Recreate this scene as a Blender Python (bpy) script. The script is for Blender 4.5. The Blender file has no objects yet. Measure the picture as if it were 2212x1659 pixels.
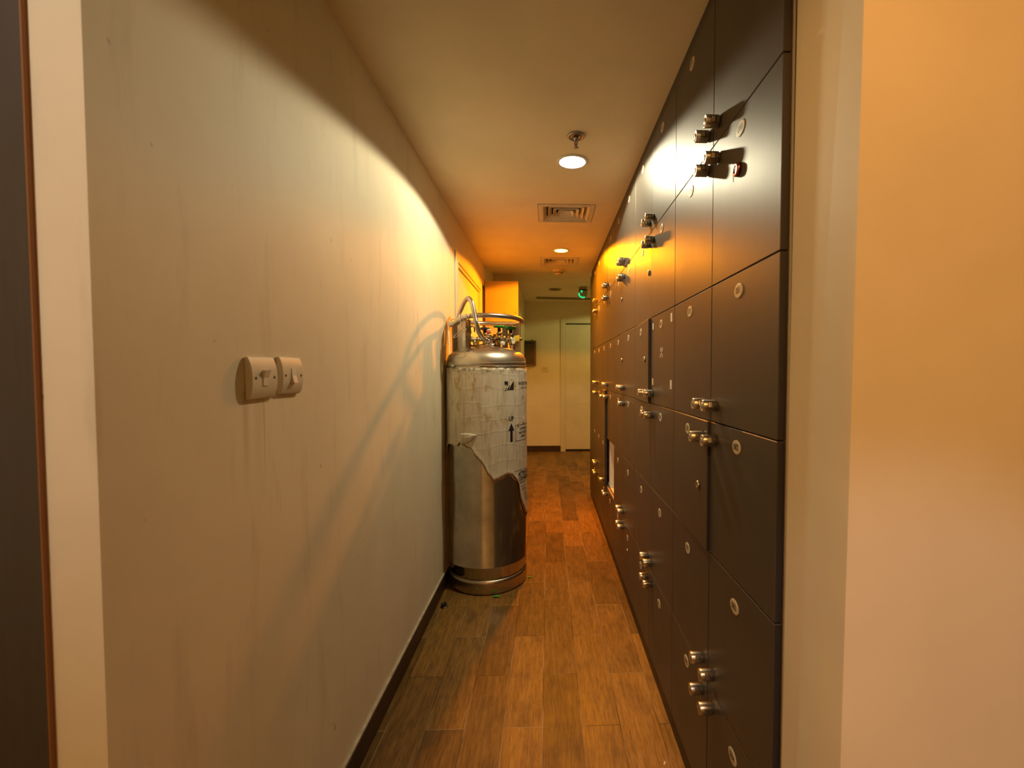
import bpy, bmesh, math, random
from math import sin, cos, pi, radians
from mathutils import Vector, Matrix

sc = bpy.context.scene
COL = sc.collection
random.seed(7)

# ------------------------------------------------------------------ camera
cam_d = bpy.data.cameras.new('camera')
cam = bpy.data.objects.new('camera', cam_d)
COL.objects.link(cam)
cam.location = (0, 0, 1.263)
cam.rotation_euler = (radians(88.0), 0, radians(-2.0))
cam_d.sensor_width = 36.0
cam_d.lens = 983.0 * 36.0 / 2212.0
cam_d.shift_x = -0.0508
cam_d.shift_y = 0.0044
cam_d.clip_start = 0.02
cam_d.dof.use_dof = True
cam_d.dof.focus_distance = 2.3
cam_d.dof.aperture_fstop = 4.5
sc.camera = cam

# ------------------------------------------------------------------ world, exposure
w = bpy.data.worlds.new('world')
sc.world = w
w.use_nodes = True
w.node_tree.nodes['Background'].inputs['Color'].default_value = (0.30, 0.20, 0.11, 1)
w.node_tree.nodes['Background'].inputs['Strength'].default_value = 0.02
sc.view_settings.view_transform = 'Standard'
sc.view_settings.look = 'None'
sc.view_settings.exposure = 0.0
sc.view_settings.gamma = 1.0
sc.view_settings.use_curve_mapping = False

CEIL = 2.29          # corridor ceiling
CEIL2 = 2.376        # lobby ceiling beyond
CEIL3 = 2.55         # near room
WHITE = (1.0, 0.885, 0.585)
AMBER = (1.0, 0.285, 0.003)
OLIVE = (0.95, 0.90, 0.28)
ADDED_AMBER = (1.0, 0.42, 0.10)
ADDED_WHITE = (0.94, 0.93, 1.0)


def spot(name, loc, color, power, full_deg, blend=0.15, radius=0.03, rot=(0, 0, 0)):
    d = bpy.data.lights.new(name, 'SPOT')
    d.color = color
    d.energy = power
    d.spot_size = radians(full_deg)
    d.spot_blend = blend
    d.shadow_soft_size = radius
    o = bpy.data.objects.new(name, d)
    COL.objects.link(o)
    o.location = loc
    o.rotation_euler = rot
    return o


def batwing(o, stops):
    """photometric spread of a recessed reflector lamp: strength against the cosine from straight down"""
    d = o.data
    d.use_nodes = True
    t = d.node_tree
    em = t.nodes['Emission']
    tcn = t.nodes.new('ShaderNodeTexCoord')
    sx = t.nodes.new('ShaderNodeSeparateXYZ')
    ab = t.nodes.new('ShaderNodeMath'); ab.operation = 'ABSOLUTE'
    rp = t.nodes.new('ShaderNodeValToRGB')
    els = rp.color_ramp.elements
    while len(els) < len(stops):
        els.new(0.5)
    for e, (p, c) in zip(els, stops):
        e.position = p
        e.color = (c, c, c, 1)
    t.links.new(tcn.outputs['Normal'], sx.inputs[0])
    t.links.new(sx.outputs['Z'], ab.inputs[0])
    t.links.new(ab.outputs[0], rp.inputs['Fac'])
    t.links.new(rp.outputs['Color'], em.inputs['Strength'])


LAMP1 = (0.119, 2.25)
LAMP2 = (0.110, 3.86)
LAMP3 = (1.25, 6.2)
ADDED_L = (-1.0, -0.6)  # unseen lamps added behind the viewer to light the opening
ADDED_R = (0.0, -1.2)
ADDED_A = (0.32, -0.75)
ADDED_B = (-1.2, -1.4)
batwing(spot('white_downlight_light', (LAMP1[0], LAMP1[1], CEIL - 0.012), WHITE, 72, 157, 0.08, 0.03), [(0.0, 1.0), (0.30, 1.0), (0.60, 0.80), (1.0, 0.74)])
batwing(spot('amber_downlight_light', (LAMP2[0], LAMP2[1], CEIL - 0.012), AMBER, 250, 161, 0.08, 0.05), [(0.0, 0.58), (0.25, 0.58), (0.72, 1.0), (1.0, 1.0)])
spot('lobby_downlight_light', (LAMP3[0], LAMP3[1], CEIL2 - 0.012), OLIVE, 30, 165, 0.1, 0.04)
dirL = Vector((-0.75, 0.64, 1.75)) - Vector((ADDED_L[0], ADDED_L[1], CEIL3 - 0.012))
spot('added_left_light', (ADDED_L[0], ADDED_L[1], CEIL3 - 0.012), (0.84, 0.95, 1.0), 52, 52, 0.7, 0.04, dirL.to_track_quat('-Z', 'Y').to_euler())  # added unseen lamp aimed at the pale wall end
dirR = Vector((0.62, 0.655, 0.25)) - Vector((ADDED_R[0], ADDED_R[1], CEIL3 - 0.012))
spot('added_right_light', (ADDED_R[0], ADDED_R[1], CEIL3 - 0.012), ADDED_WHITE, 56, 30.5, 0.45, 0.04, dirR.to_track_quat('-Z', 'Y').to_euler())  # added unseen lamp whitening the lower part of the right pier
spot('added_rear_light', (ADDED_B[0], ADDED_B[1], CEIL3 - 0.012), (1.0, 0.56, 0.21), 92, 165, 0.2, 0.05)  # unseen fill, added for a warm glow on the pier reveal
dirA = Vector((0.75, 0.655, 1.25)) - Vector((ADDED_A[0], ADDED_A[1], CEIL3 - 0.012))
spot('added_amber_light', (ADDED_A[0], ADDED_A[1], CEIL3 - 0.012), ADDED_AMBER, 104, 52, 0.5, 0.05, dirA.to_track_quat('-Z', 'Y').to_euler())  # added unseen lamp that gives the pier face its amber


# ------------------------------------------------------------------ material helpers
def nt(name):
    m = bpy.data.materials.new(name)
    m.use_nodes = True
    t = m.node_tree
    b = t.nodes['Principled BSDF']
    return m, t, b


def N(t, typ, **kw):
    n = t.nodes.new(typ)
    for k, v in kw.items():
        setattr(n, k, v)
    return n


def setin(n, **kw):
    for k, v in kw.items():
        n.inputs[k.replace('_', ' ')].default_value = v


def simple(name, col, rough=0.5, metal=0.0, spec=0.5, bump=0.0, bscale=60, var=0.0, vscale=8):
    m, t, b = nt(name)
    b.inputs['Base Color'].default_value = (*col, 1)
    b.inputs['Roughness'].default_value = rough
    b.inputs['Metallic'].default_value = metal
    b.inputs['Specular IOR Level'].default_value = spec
    tc = N(t, 'ShaderNodeTexCoord')
    if var > 0:
        no = N(t, 'ShaderNodeTexNoise')
        setin(no, Scale=vscale, Detail=5.0, Roughness=0.6)
        t.links.new(tc.outputs['Object'], no.inputs['Vector'])
        r = N(t, 'ShaderNodeValToRGB')
        r.color_ramp.elements[0].position = 0.3
        r.color_ramp.elements[1].position = 0.7
        r.color_ramp.elements[0].color = tuple(c * (1 - var) for c in col) + (1,)
        r.color_ramp.elements[1].color = tuple(min(1, c * (1 + var)) for c in col) + (1,)
        t.links.new(no.outputs['Fac'], r.inputs['Fac'])
        t.links.new(r.outputs['Color'], b.inputs['Base Color'])
    if bump > 0:
        no = N(t, 'ShaderNodeTexNoise')
        setin(no, Scale=bscale, Detail=4.0)
        t.links.new(tc.outputs['Object'], no.inputs['Vector'])
        bu = N(t, 'ShaderNodeBump')
        setin(bu, Strength=bump, Distance=0.002)
        t.links.new(no.outputs['Fac'], bu.inputs['Height'])
        t.links.new(bu.outputs['Normal'], b.inputs['Normal'])
    return m


def emit(name, col, strength):
    m, t, b = nt(name)
    b.inputs['Base Color'].default_value = (*col, 1)
    b.inputs['Emission Color'].default_value = (*col, 1)
    b.inputs['Emission Strength'].default_value = strength
    return m


def mix(t, a, b, fac, blend='MIX'):
    n = N(t, 'ShaderNodeMix', data_type='RGBA', blend_type=blend)
    for sock, v in ((n.inputs[0], fac), (n.inputs[6], a), (n.inputs[7], b)):
        if isinstance(v, bpy.types.NodeSocket):
            t.links.new(v, sock)
        elif isinstance(v, (int, float)):
            sock.default_value = v
        else:
            sock.default_value = (*v, 1)
    return n.outputs[2]


def ramp(t, src, stops):
    r = N(t, 'ShaderNodeValToRGB')
    els = r.color_ramp.elements
    while len(els) < len(stops):
        els.new(0.5)
    for e, (p, c) in zip(els, stops):
        e.position = p
        e.color = (c, c, c, 1) if isinstance(c, (int, float)) else (*c, 1)
    t.links.new(src, r.inputs['Fac'])
    return r.outputs['Color']


def noise(t, vec, scale, detail=4.0, rough=0.55, mapscale=None, loc=None):
    if mapscale or loc:
        mp = N(t, 'ShaderNodeMapping')
        if mapscale:
            mp.inputs['Scale'].default_value = mapscale
        if loc:
            mp.inputs['Location'].default_value = loc
        t.links.new(vec, mp.inputs['Vector'])
        vec = mp.outputs['Vector']
    n = N(t, 'ShaderNodeTexNoise')
    setin(n, Scale=scale, Detail=detail, Roughness=rough)
    t.links.new(vec, n.inputs['Vector'])
    return n.outputs['Fac']


def wall_material(name, col, stains=True):
    m, t, b = nt(name)
    tc = N(t, 'ShaderNodeTexCoord').outputs['Object']
    base = mix(t, tuple(c * 0.94 for c in col), tuple(min(1, c * 1.04) for c in col), ramp(t, noise(t, tc, 2.2, 5), [(0.35, 0.0), (0.65, 1.0)]))
    if stains:
        scuff = ramp(t, noise(t, tc, 3.0, 8, 0.65, (5.0, 5.0, 0.8)), [(0.55, 0.0), (0.80, 0.30)])
        base = mix(t, base, (0.34, 0.28, 0.18), scuff)
        spots = ramp(t, noise(t, tc, 30, 2, 0.5, (1, 1, 0.6)), [(0.76, 0.0), (0.80, 0.5)])
        base = mix(t, base, (0.22, 0.16, 0.09), spots)
        chips = ramp(t, noise(t, tc, 7, 3, 0.6, (1, 1, 0.9), (3.1, 2.2, 0.7)), [(0.71, 0.0), (0.75, 0.35)])
        base = mix(t, base, (0.90, 0.85, 0.72), chips)
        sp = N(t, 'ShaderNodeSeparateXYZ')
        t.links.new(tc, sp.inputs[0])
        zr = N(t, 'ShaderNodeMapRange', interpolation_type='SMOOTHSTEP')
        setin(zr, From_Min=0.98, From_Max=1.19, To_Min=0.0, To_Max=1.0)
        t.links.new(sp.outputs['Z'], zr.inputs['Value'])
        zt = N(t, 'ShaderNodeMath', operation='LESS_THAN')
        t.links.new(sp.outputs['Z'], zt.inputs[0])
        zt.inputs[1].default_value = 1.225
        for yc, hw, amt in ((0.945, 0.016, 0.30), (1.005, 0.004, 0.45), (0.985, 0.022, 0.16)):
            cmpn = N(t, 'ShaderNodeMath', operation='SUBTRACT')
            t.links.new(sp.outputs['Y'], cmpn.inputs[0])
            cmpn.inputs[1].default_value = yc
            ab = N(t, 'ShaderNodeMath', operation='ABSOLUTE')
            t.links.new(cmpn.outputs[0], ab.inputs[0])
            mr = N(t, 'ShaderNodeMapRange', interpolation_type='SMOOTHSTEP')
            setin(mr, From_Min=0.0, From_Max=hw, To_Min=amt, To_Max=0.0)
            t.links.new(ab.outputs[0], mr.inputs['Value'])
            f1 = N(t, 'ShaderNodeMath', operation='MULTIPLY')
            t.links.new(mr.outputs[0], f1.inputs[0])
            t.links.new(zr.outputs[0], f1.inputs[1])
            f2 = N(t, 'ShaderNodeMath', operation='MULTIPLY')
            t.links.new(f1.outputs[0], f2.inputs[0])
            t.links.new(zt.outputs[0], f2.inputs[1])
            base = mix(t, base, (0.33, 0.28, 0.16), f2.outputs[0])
    t.links.new(base, b.inputs['Base Color'])
    b.inputs['Roughness'].default_value = 0.62
    b.inputs['Specular IOR Level'].default_value = 0.3
    bu = N(t, 'ShaderNodeBump')
    setin(bu, Strength=0.18, Distance=0.004)
    t.links.new(noise(t, tc, 9, 6, 0.6), bu.inputs['Height'])
    t.links.new(bu.outputs['Normal'], b.inputs['Normal'])
    return m


def floor_material():
    m, t, b = nt('wood_look_tile')
    tc = N(t, 'ShaderNodeTexCoord').outputs['Object']
    sep = N(t, 'ShaderNodeSeparateXYZ')
    t.links.new(tc, sep.inputs[0])

    def add(sock, v):
        n = N(t, 'ShaderNodeMath', operation='ADD')
        t.links.new(sock, n.inputs[0])
        n.inputs[1].default_value = v
        return n.outputs[0]
    comb = N(t, 'ShaderNodeCombineXYZ')
    t.links.new(add(sep.outputs['Y'], -0.454 + 0.564 * 20), comb.inputs[0])
    t.links.new(add(sep.outputs['X'], 0.021 + 1.39 * 2), comb.inputs[1])
    br = N(t, 'ShaderNodeTexBrick')
    br.offset = 0.5
    br.offset_frequency = 2
    br.squash = 1.0
    setin(br, Scale=1.0, Mortar_Size=0.0013, Mortar_Smooth=0.2, Bias=0.0, Brick_Width=0.564, Row_Height=0.139)
    br.inputs['Color1'].default_value = (0, 0, 0, 1)
    br.inputs['Color2'].default_value = (1, 1, 1, 1)
    br.inputs['Mortar'].default_value = (0.5, 0.5, 0.5, 1)
    t.links.new(comb.outputs[0], br.inputs['Vector'])
    # grain: streaks running with the plank, shifted from tile to tile
    shift = N(t, 'ShaderNodeVectorMath', operation='MULTIPLY_ADD')
    t.links.new(br.outputs['Color'], shift.inputs[0])
    shift.inputs[1].default_value = (7.0, 13.0, 0)
    t.links.new(tc, shift.inputs[2])
    v = shift.outputs[0]
    g1 = noise(t, v, 6.0, 10, 0.72, (11.0, 0.9, 1))
    g2 = noise(t, v, 26.0, 4, 0.6, (7.0, 0.6, 1))
    blot = noise(t, v, 6.5, 6, 0.62, (1.4, 0.8, 1))
    c = ramp(t, g1, [(0.28, (0.125, 0.062, 0.012)), (0.5, (0.255, 0.133, 0.029)), (0.74, (0.38, 0.212, 0.055))])
    c = mix(t, c, (0.075, 0.036, 0.014), ramp(t, g2, [(0.48, 0.0), (0.68, 0.55)]))
    c = mix(t, c, (0.055, 0.030, 0.014), ramp(t, blot, [(0.50, 0.0), (0.78, 0.6)]))
    tone = ramp(t, br.outputs['Color'], [(0.0, 0.60), (1.0, 1.25)])
    c = mix(t, c, tone, 1.0, 'MULTIPLY')
    grout = ramp(t, noise(t, tc, 2.4, 3), [(0.45, (0.030, 0.018, 0.009)), (0.58, (0.36, 0.28, 0.18))])
    c = mix(t, c, grout, br.outputs['Fac'])
    t.links.new(c, b.inputs['Base Color'])
    rr = ramp(t, blot, [(0.3, 0.36), (0.7, 0.52)])
    t.links.new(rr, b.inputs['Roughness'])
    b.inputs['Specular IOR Level'].default_value = 0.35
    bu = N(t, 'ShaderNodeBump')
    setin(bu, Strength=0.25, Distance=0.002)
    h = mix(t, g1, (0, 0, 0), br.outputs['Fac'])
    t.links.new(h, bu.inputs['Height'])
    t.links.new(bu.outputs['Normal'], b.inputs['Normal'])
    return m


def laminate(name, col):
    m, t, b = nt(name)
    tc = N(t, 'ShaderNodeTexCoord').outputs['Object']
    st = noise(t, tc, 14, 5, 0.6, (10, 10, 0.5))
    c = mix(t, tuple(x * 0.88 for x in col), tuple(x * 1.12 for x in col), st)
    c = mix(t, c, (0.13, 0.11, 0.085), ramp(t, noise(t, tc, 22, 6, 0.7, (1, 1, 0.35)), [(0.72, 0.0), (0.79, 0.30)]))
    t.links.new(c, b.inputs['Base Color'])
    r = ramp(t, noise(t, tc, 3.5, 6, 0.6), [(0.3, 0.40), (0.7, 0.47)])
    t.links.new(r, b.inputs['Roughness'])
    b.inputs['Specular IOR Level'].default_value = 0.31
    bu = N(t, 'ShaderNodeBump')
    setin(bu, Strength=0.04, Distance=0.001)
    t.links.new(st, bu.inputs['Height'])
    t.links.new(bu.outputs['Normal'], b.inputs['Normal'])
    return m


def steel(name, col, rough, mapscale=(3, 3, 60), strength=0.05, aniso=0.0):
    m, t, b = nt(name)
    tc = N(t, 'ShaderNodeTexCoord').outputs['Object']
    b.inputs['Metallic'].default_value = 1.0
    if aniso > 0:
        tg = N(t, 'ShaderNodeTangent', direction_type='RADIAL', axis='Z')
        t.links.new(tg.outputs[0], b.inputs['Tangent'])
        b.inputs['Anisotropic'].default_value = aniso
    n1 = noise(t, tc, 6, 6, 0.65)
    c = mix(t, tuple(x * 0.72 for x in col), col, ramp(t, n1, [(0.32, 0.0), (0.6, 1.0)]))
    t.links.new(c, b.inputs['Base Color'])
    t.links.new(ramp(t, n1, [(0.3, min(1, rough + 0.12)), (0.65, rough)]), b.inputs['Roughness'])
    bu = N(t, 'ShaderNodeBump')
    setin(bu, Strength=strength, Distance=0.001)
    t.links.new(noise(t, tc, 12, 4, 0.6, mapscale), bu.inputs['Height'])
    t.links.new(bu.outputs['Normal'], b.inputs['Normal'])
    return m


def wrap_material():
    m, t, b = nt('dirty_white_wrap')
    tc = N(t, 'ShaderNodeTexCoord').outputs['Object']
    sep = N(t, 'ShaderNodeSeparateXYZ')
    t.links.new(tc, sep.inputs[0])
    at = N(t, 'ShaderNodeMath', operation='ARCTAN2')
    t.links.new(sep.outputs['X'], at.inputs[0])
    t.links.new(sep.outputs['Y'], at.inputs[1])
    cb = N(t, 'ShaderNodeCombineXYZ')
    t.links.new(at.outputs[0], cb.inputs[0])
    t.links.new(sep.outputs['Z'], cb.inputs[1])
    cyl = cb.outputs[0]
    wv = N(t, 'ShaderNodeTexWave', wave_type='BANDS', bands_direction='X', wave_profile='SIN')
    setin(wv, Scale=22.0, Distortion=0.25, Detail=1.0)
    t.links.new(cyl, wv.inputs['Vector'])
    base = mix(t, (0.68, 0.62, 0.48), (0.84, 0.79, 0.66), noise(t, cyl, 6, 5))
    base = mix(t, base, (0.42, 0.36, 0.26), ramp(t, wv.outputs['Fac'], [(0.0, 0.40), (0.35, 0.0)]))
    # grime: vertical streaks
    base = mix(t, base, (0.30, 0.25, 0.16), ramp(t, noise(t, cyl, 4.0, 6, 0.66, (3.0, 1.0, 1)), [(0.50, 0.0), (0.74, 0.65)]))
    # brown water stains, mostly high up
    st = ramp(t, noise(t, cyl, 5.5, 7, 0.62, (1.0, 1.7, 1), (2.3, 0.4, 0)), [(0.54, 0.0), (0.66, 0.75)])
    hi = ramp(t, sep.outputs['Z'], [(0.95, 0.15), (1.12, 1.0)])
    base = mix(t, base, (0.46, 0.29, 0.07), mix(t, st, hi, 1.0, 'MULTIPLY'))
    # dark soot along the upper rim
    rim = ramp(t, sep.outputs['Z'], [(0.0, 0.0), (1.0, 0.0)])
    mr = N(t, 'ShaderNodeMapRange')
    setin(mr, From_Min=1.245, From_Max=1.29, To_Min=0.0, To_Max=1.0)
    t.links.new(sep.outputs['Z'], mr.inputs['Value'])
    rs = mix(t, mr.outputs[0], ramp(t, noise(t, cyl, 9, 6, 0.7, (1, 4, 1)), [(0.42, 0.0), (0.62, 1.0)]), 1.0, 'MULTIPLY')
    base = mix(t, base, (0.09, 0.06, 0.03), rs)
    t.links.new(base, b.inputs['Base Color'])
    b.inputs['Roughness'].default_value = 0.48
    # creases: a few long, nearly level folds
    w2 = N(t, 'ShaderNodeTexWave', wave_type='BANDS', bands_direction='Y', wave_profile='SIN')
    setin(w2, Scale=3.6, Distortion=5.0, Detail=2.0)
    w2.inputs['Detail Scale'].default_value = 1.2
    mp2 = N(t, 'ShaderNodeMapping')
    mp2.inputs['Scale'].default_value = (0.22, 1.0, 1.0)
    t.links.new(cyl, mp2.inputs['Vector'])
    t.links.new(mp2.outputs['Vector'], w2.inputs['Vector'])
    crr = ramp(t, w2.outputs['Fac'], [(0.90, 0.0), (1.0, 1.0)])
    hgt = mix(t, mix(t, wv.outputs['Fac'], noise(t, cyl, 14, 4), 0.6), crr, 0.45)
    bu = N(t, 'ShaderNodeBump')
    setin(bu, Strength=0.35, Distance=0.003)
    t.links.new(hgt, bu.inputs['Height'])
    t.links.new(bu.outputs['Normal'], b.inputs['Normal'])
    return m


M = {}
M['wall'] = wall_material('wall_paint', (0.86, 0.775, 0.575))
M['wall_clean'] = wall_material('wall_paint_clean', (0.86, 0.79, 0.62), False)
M['ceil'] = wall_material('ceiling_paint', (0.88, 0.79, 0.57), False)
M['floor'] = floor_material()
M['skirt'] = simple('skirting_wood', (0.050, 0.024, 0.012), 0.45, var=0.3, vscale=14)
M['caulk'] = simple('skirting_sealant', (0.55, 0.48, 0.36), 0.6, var=0.25, vscale=40)
M['lam'] = laminate('dark_laminate', (0.070, 0.061, 0.050))
M['lam_edge'] = simple('dark_edge_band', (0.030, 0.027, 0.030), 0.45)
M['raw'] = simple('raw_board_edge', (0.42, 0.29, 0.16), 0.7, var=0.2, vscale=50)
M['carc'] = simple('pale_carcass', (0.84, 0.80, 0.68), 0.55)
M['plinth'] = simple('plinth_black', (0.018, 0.013, 0.010), 0.5)
M['knob'] = simple('satin_nickel', (0.62, 0.57, 0.47), 0.30, 1.0, bump=0.02, bscale=200)
M['knob_dark'] = simple('dark_recess', (0.05, 0.04, 0.03), 0.5)
M['tag'] = simple('cream_tag', (0.58, 0.51, 0.35), 0.45)
M['ink'] = simple('tag_ink', (0.030, 0.026, 0.022), 0.5)
M['lock'] = simple('lock_metal', (0.55, 0.50, 0.40), 0.28, 1.0)
M['redlock'] = simple('copper_red_lock', (0.42, 0.16, 0.12), 0.22, 1.0)
M['residue'] = simple('tape_residue', (0.72, 0.74, 0.66), 0.6, var=0.15, vscale=120)
M['residue_tan'] = simple('tan_tape_residue', (0.80, 0.62, 0.36), 0.6)
M['steel'] = steel('brushed_steel', (0.56, 0.51, 0.42), 0.12, (3, 3, 30), 0.003, 0.35)
M['steel_dull'] = steel('dull_steel', (0.54, 0.49, 0.40), 0.24, (3, 3, 40), 0.02, 0.5)
M['steel_dome'] = steel('satin_dome_steel', (0.68, 0.63, 0.53), 0.33, (2, 2, 2), 0.01)
M['tube'] = steel('tube_steel', (0.64, 0.60, 0.54), 0.26, (2, 2, 2), 0.02)
M['wrap'] = wrap_material()
M['torn'] = simple('torn_brown_edge', (0.36, 0.21, 0.07), 0.8, var=0.35, vscale=60)
M['print'] = simple('black_print', (0.022, 0.020, 0.020), 0.5, var=0.3, vscale=80)
M['brass'] = simple('aged_brass', (0.30, 0.22, 0.11), 0.40, 1.0, var=0.3, vscale=70)
M['brass_pale'] = simple('pale_brass', (0.46, 0.40, 0.27), 0.42, 1.0, var=0.25, vscale=60)
M['copper'] = simple('dull_copper', (0.22, 0.13, 0.07), 0.42, 1.0)
M['green'] = simple('green_handwheel', (0.004, 0.20, 0.025), 0.32)
M['blue'] = simple('dark_blue_handwheel', (0.010, 0.014, 0.045), 0.4)
M['yellow'] = simple('yellow_tape', (0.80, 0.55, 0.02), 0.4)
M['cream_plastic'] = simple('cream_plastic', (0.80, 0.74, 0.55), 0.4)
M['redcap'] = simple('red_cap', (0.60, 0.09, 0.05), 0.45)
M['string'] = simple('white_cable', (0.72, 0.68, 0.60), 0.5)
M['wire'] = simple('grey_wire', (0.16, 0.15, 0.17), 0.5)
M['paper'] = simple('paper_label', (0.74, 0.74, 0.68), 0.6, var=0.1, vscale=60)
M['switch'] = simple('switch_plastic', (0.76, 0.69, 0.54), 0.5, spec=0.3)
M['rocker'] = simple('rocker_plastic', (0.82, 0.78, 0.66), 0.45, spec=0.3)
M['screw'] = simple('screw_dark', (0.05, 0.035, 0.02), 0.5, 0.6)
M['vent'] = simple('vent_paint', (0.72, 0.66, 0.52), 0.45, var=0.12, vscale=20)
M['black'] = simple('void_black', (0.008, 0.007, 0.006), 0.7)
M['chrome'] = simple('dusty_chrome', (0.42, 0.40, 0.40), 0.28, 1.0)
M['trimring'] = simple('white_trim_ring', (0.80, 0.78, 0.72), 0.35)
M['reflector'] = simple('reflector', (0.85, 0.83, 0.80), 0.15, 1.0)
M['bulb_white'] = emit('lit_white_lens', (1.0, 0.95, 0.85), 14.0)
M['bulb_amber'] = emit('lit_amber_lens', (1.0, 0.60, 0.10), 9.0)
M['bulb_olive'] = emit('lit_lobby_lens', (1.0, 0.85, 0.4), 4.0)
M['smoke'] = simple('detector_plastic', (0.72, 0.62, 0.42), 0.45)
M['doorpaint'] = simple('cream_door_paint', (0.76, 0.72, 0.58), 0.42, var=0.06, vscale=5)
M['framepaint'] = simple('cream_frame_paint', (0.74, 0.70, 0.56), 0.45)
M['cabside'] = simple('tan_board', (0.60, 0.44, 0.16), 0.45, var=0.06, vscale=9)
M['cabdark'] = simple('brown_edge_and_slot_shade', (0.10, 0.05, 0.025), 0.5)  # brown edging; also stands in for shade in the closet slot
M['boxframe'] = simple('bronze_frame', (0.16, 0.10, 0.045), 0.4, 0.3)
M['boxpanel'] = simple('dark_bronze_panel', (0.050, 0.035, 0.018), 0.3)
M['green_glow'] = emit('green_lit_acrylic', (0.0, 1.0, 0.28), 1.6)
M['acrylic'] = simple('cloudy_acrylic', (0.30, 0.36, 0.24), 0.2)
M['fixture'] = simple('fixture_housing', (0.34, 0.26, 0.15), 0.5)
M['leafgreen'] = simple('leaf_green', (0.06, 0.30, 0.015), 0.45, var=0.4, vscale=90)
M['rubber'] = simple('dark_rubber', (0.022, 0.022, 0.028), 0.4)
M['edge_orange'] = simple('orange_edge_band', (0.30, 0.12, 0.03), 0.5)
M['speaker'] = simple('speaker_grille', (0.40, 0.35, 0.22), 0.6)


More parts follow.
